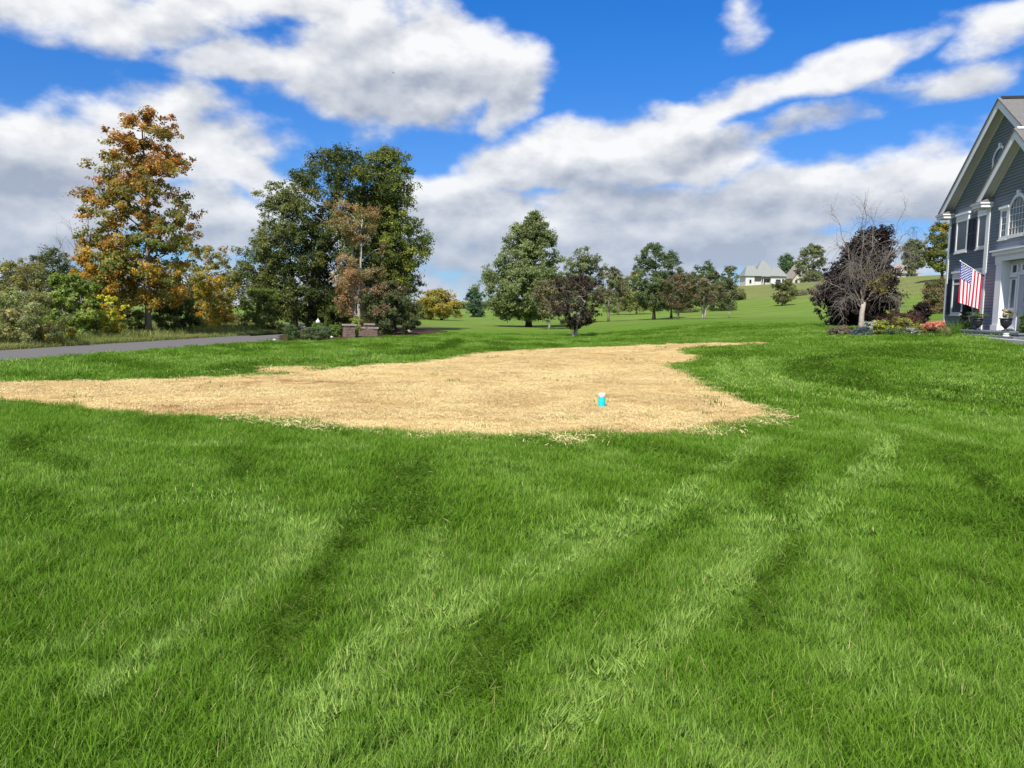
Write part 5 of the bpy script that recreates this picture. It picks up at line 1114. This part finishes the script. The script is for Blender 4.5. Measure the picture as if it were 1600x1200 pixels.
for (x0, x1, z0, z1) in ((8.02, 8.32, 2.2, 3.05), (8.40, 8.70, 2.2, 3.05), (8.02, 8.32, 1.35, 2.05), (8.40, 8.70, 1.35, 2.05)):
    q = MB(); q.box((x0, RY - .066, z0), (x1, RY - .051, z1)); q.build('door_panel', 'door_paint', dr)
q = MB(); q.lathe([(.03, 0), (.03, .02)], 10); q.box((-.01, -.01, .0), (.012, .012, .14)); kn = q.build('door_handle', 'black_metal', dr); kn.location = (8.72, RY - .08, 2.08)
for (a, b) in ((7.80, 7.91), (8.81, 8.84)):
    q = MB(); q.box((a, RY - .07, FL), (b, RY - .002, 3.30)); q.build('door_casing', 'trim', house)
# wall lantern
lx, lz, ly = 5.02, 2.86, -.02
q = MB(); q.box((lx - .06, ly - .03, lz - .16), (lx + .06, ly - .004, lz + .16)); q.tube([(lx, ly - .03, lz + .08), (lx, ly - .14, lz + .24), (lx, ly - .22, lz + .20)], [.012, .012, .012], 6); ln = q.build('wall_lantern', 'black_metal', house)
q = MB(); q.lathe([(.05, lz - .20), (.085, lz - .16), (.085, lz + .06)], 6, (lx, ly - .22)); q.build('lantern_glass', 'pane', ln)
q = MB(); q.lathe([(.10, lz + .061), (.11, lz + .07), (.03, lz + .16), (.02, lz + .20)], 6, (lx, ly - .22)); q.build('lantern_cap', 'black_metal', ln)
# stoop
for (x0, x1, yo, z0, z1) in ((6.0, 12.6, -2.55, .62, 1.03), (6.25, 12.0, -2.15, 1.031, FL - .004)):
    m = MB(); m.box((x0, yo, z0), (x1, -BD - .05, z1 - .06)); st_ = m.build('step', 'bluestone', house)
    m = MB(); m.box((x0 - .04, yo - .04, z1 - .058), (x1 + .04, -BD - .052, z1)); m.build('tread', 'bluestone', st_)
hm = Matrix.Translation(Vector(HP)) @ Matrix.Rotation(house.rotation_euler[2], 4, 'Z')
def hw_(x, y, z): return np.array(hm @ Vector((x, y, z)))
# walk in front of the steps
m = MB(); m.box((5.7, -2.95, .5), (14.5, -2.56, .965)); wk = m.build('front_walk', 'concrete'); wk.matrix_world = hm; tag(wk, 'pale paved walk edge in front of the house steps', kind='structure')

# urns on the steps
def urn(px, Y, z, R, H, label, pal, seed):
    d = ray(px, 505); b = np.array([d[0] / d[1] * Y, Y, z]); e = empty('planter_urn', b); tag(e, label, 'urn', 'black urns on the front steps')
    m = MB(); m.lathe([(R * .55, 0), (R * .55, H * .07), (R * .22, H * .12), (R * .20, H * .22), (R * .40, H * .30), (R * .72, H * .48), (R * .84, H * .78), (R * .86, H * .90)], 24); m.build('bowl', 'black_metal', e, smooth=True)
    m = MB(); m.lathe([(R * .86, H * .901), (R, H * .93), (R, H), (R * .85, H * 1.0), (R * .8, H * .95)], 24); m.build('rim', 'black_metal', e, smooth=True)
    rng = np.random.default_rng(seed); C = rng.normal(0, R * .38, (16, 3)); C[:, 2] = H * 1.02 + np.abs(C[:, 2]) * 1.3 + rng.uniform(0, R * .6, 16)
    link('flowers', leaves_mesh('urn_flowers', C, np.full(16, R * .32), 900, .045, palette_fn(pal, H * 2, seed=seed), rng), 'leaf', e)
    return e
urn(1528, 28.55, FL + .0, .205, .44, 'black urn with green foliage under the flag', [((.13, .18, .05), 2), ((.22, .25, .10), 1)], 3)
urn(1571.5, 26.15, FL + .02, .205, .44, 'black urn with pink and yellow flowers by the door', [((.11, .15, .04), 1.6), ((.70, .35, .36), .8, .95, .4), ((.6, .45, .06), .6), ((.75, .65, .6), .4)], 4)
d = ray(1572, 525); b = np.array([d[0] / d[1] * 24.9, 24.9, .99]); b[2] = EYE[2] + ray(1572, 530)[2] / ray(1572, 530)[1] * 24.9
e = empty('white_ornament', b); tag(e, 'small round white ornament at the foot of the steps', 'ornament')
m = MB(); m.lathe([(.07, 0), (.075, .02), (.05, .035), (.09, .06), (.10, .11), (.07, .15), (.04, .165)], 18); m.build('body', 'white_stone', e, smooth=True)
m = MB(); m.lathe([(.085, .166), (.09, .175), (.085, .19), (.02, .2)], 18); m.build('top', 'white_stone', e, smooth=True)

# ------------------------------------------------------------------ the flag on its slanted pole
tipd = ray(1500.5, 408.5); based = ray(1545, 432)
pole_in = hw_(4.62, -.06, 2.86)
YF = 31.6
def flagpt(px, py, Y): r = ray(px, py); r = r / r[1]; return np.array([r[0] * Y, Y, EYE[2] + r[2] * Y])
T1 = hw_(5.47, -BD - .06, 3.27); _k = hw_(5.47, -BD - 1.26, 0); T0 = flagpt(1500.5, 408, _k[1])          # bracket on the wall, outer tip of the pole
fe = empty('flag_pole', T1); tag(fe, 'white slanted flag pole mounted on the blue house', 'flag pole')
L0 = T0 - T1
q = MB(); q.tube([(0, 0, 0), tuple(L0)], [.016, .013], 10); q.build('pole', 'white_plastic', fe, smooth=True)
q = MB(); q.lathe([(.0, -.03), (.026, -.01), (.03, .012), (.016, .035), (.002, .04)], 12); fo = q.build('finial', 'white_plastic', fe, smooth=True); fo.location = tuple(L0)
q = MB(); q.tube([tuple(-L0 * .02), tuple(L0 * .10)], [.035, .028], 10); q.build('bracket', 'black_metal', fe)
ax = L0 / np.linalg.norm(L0); FH = np.linalg.norm(L0) * .93; FLY = 62 * T0[1] / FPX
s0 = T1 + L0 * .97 + np.array([0, 0, -.018])                     # canton corner on the pole
fl = empty('flag', s0); tag(fl, 'American flag hanging from the slanted pole beside the window', 'flag')
across = -ax                                       # from the outer end to the wall, along the hoist
nrm_f = np.cross(across, np.array([0, 0, -1.0])); nrm_f /= np.linalg.norm(nrm_f)
def cloth(s, t, lift=0.0):
    """s along the hoist 0..1, t down the fly 0..1"""
    fold = .055 * math.sin(7.5 * s + 1.2 + 1.3 * t) * (.15 + .85 * t) + .03 * math.sin(17 * s - 2 * t) * t
    p = across * (FH * s * (1 - .03 * t) + .012 * math.sin(9 * s) * t) + np.array([0, 0, -1.0]) * FLY * t * (1 - .16 * s * t) + nrm_f * (fold + lift)
    return p
def patch(s0_, s1_, t0, t1, ns, nt, lift=0.0):
    V = [cloth(s0_ + (s1_ - s0_) * i / ns, t0 + (t1 - t0) * j / nt, lift) for i in range(ns + 1) for j in range(nt + 1)]
    F = [(i * (nt + 1) + j, (i + 1) * (nt + 1) + j, (i + 1) * (nt + 1) + j + 1, i * (nt + 1) + j + 1) for i in range(ns) for j in range(nt)]
    return V, F
for i in range(13):                                # stripes, the canton takes the outer seven at the pole
    t0 = .40 if i < 7 else 0.0; V, F = patch(i / 13, (i + 1) / 13, t0, 1, 3, 16)
    link('stripe', fast_mesh('stripe', V, F, smooth=True), 'flag_red' if i % 2 == 0 else 'flag_white', fl)
V, F = patch(0, 7 / 13, 0, .40, 14, 10); link('canton', fast_mesh('canton', V, F, smooth=True), 'flag_blue', fl)
side = 1.0 if (nrm_f @ (EYE - s0)) > 0 else -1.0
SV = []; SF = []
for r in range(9):
    n = 6 if r % 2 == 0 else 5
    for c in range(n):
        cs = (r + 1) / 10 * 7 / 13; ct = ((c * 2 + (1 if n == 6 else 2)) / 12) * .40
        for lift in (.006, -.006):
            b = len(SV)
            for k in range(10):
                rr = .036 if k % 2 == 0 else .015; a = math.pi * k / 5
                SV.append(cloth(cs + rr * math.sin(a) / FH, ct + rr * math.cos(a) / FLY, lift))
            SV.append(cloth(cs, ct, lift))
            SF += [(b + 10, b + k, b + (k + 1) % 10) for k in range(10)]
st = link('stars', fast_mesh('stars', SV, SF), 'flag_white', fl)
# ------------------------------------------------------------------ a bird in the sky
br_ = ray(614.5, 114); br_ = br_ / br_[1] * 120; bp = EYE + br_
be = empty('bird', bp, .6); tag(be, 'tiny dark bird flying in front of the big white cloud', 'bird')
m = MB(); m.tube([(0, -.16, 0), (0, -.10, .01), (0, 0, .0), (0, .12, -.01), (0, .24, 0)], [.012, .035, .05, .03, .008], 8)
m.add([(0, -.06, .02), (0, .06, .02), (.20, .03, .14), (.36, .08, .06), (.20, -.05, .15)], [(0, 1, 2, 4), (4, 2, 3)]); m.add([(0, -.06, .02), (0, .06, .02), (-.20, .03, .14), (-.36, .08, .06), (-.20, -.05, .15)], [(1, 0, 4, 2), (2, 4, 3)])
m.build('body', 'bird_black', be)
# ------------------------------------------------------------------ masses nobody could count: the wood behind the drive and the far tree line
def wood(name, label, pts, tops, depth, n, leaf, rc, pal, seed):
    rng = np.random.default_rng(seed); C = []; H = 0
    for (px0, Y0_), (px1, Y1_), (t0, t1) in zip(pts[:-1], pts[1:], zip(tops[:-1], tops[1:])):
        for k in range(int(abs(px1 - px0) / 1.1)):
            t = rng.uniform(); Y = Y0_ + (Y1_ - Y0_) * t + rng.uniform(0, depth); px = px0 + (px1 - px0) * t
            b = at(px, Y, 490); top = t0 + (t1 - t0) * t + 14 * (vnoise(np.array([[px, 0.]]), .035, seed)[0] - .3); r = ray(px, top); ztop = EYE[2] + r[2] / r[1] * Y - rc * .5
            C.append((b[0], Y, b[2] + (ztop - b[2]) * rng.uniform(.03, 1) ** .9))
    C = np.array(C); o = link(name, leaves_mesh(name, C, np.full(len(C), rc) * rng.uniform(.6, 1.2, len(C)), n, leaf, palette_fn(pal, 6, seed=seed), rng), 'leaf'); return tag(o, label, 'trees', kind='stuff')
wood('thicket', 'tangled green wood filling the view behind the drive', [(-330, 36), (-40, 44), (180, 50), (300, 56), (420, 60), (560, 66), (650, 72)], [420, 418, 410, 412, 430, 440, 470], 6, 80000, .15, .62, [((.10, .125, .04), 2), ((.15, .165, .055), 1.4), ((.20, .18, .07), .9), ((.07, .085, .035), 1)], 5)
wood('treeline', 'distant low line of trees along the horizon', [(560, 420), (660, 430), (800, 440), (960, 420), (1150, 410)], [468, 470, 462, 455, 452], 30, 16000, 1.3, 4.0, [((.075, .09, .05), 2), ((.10, .115, .06), 1)], 6)
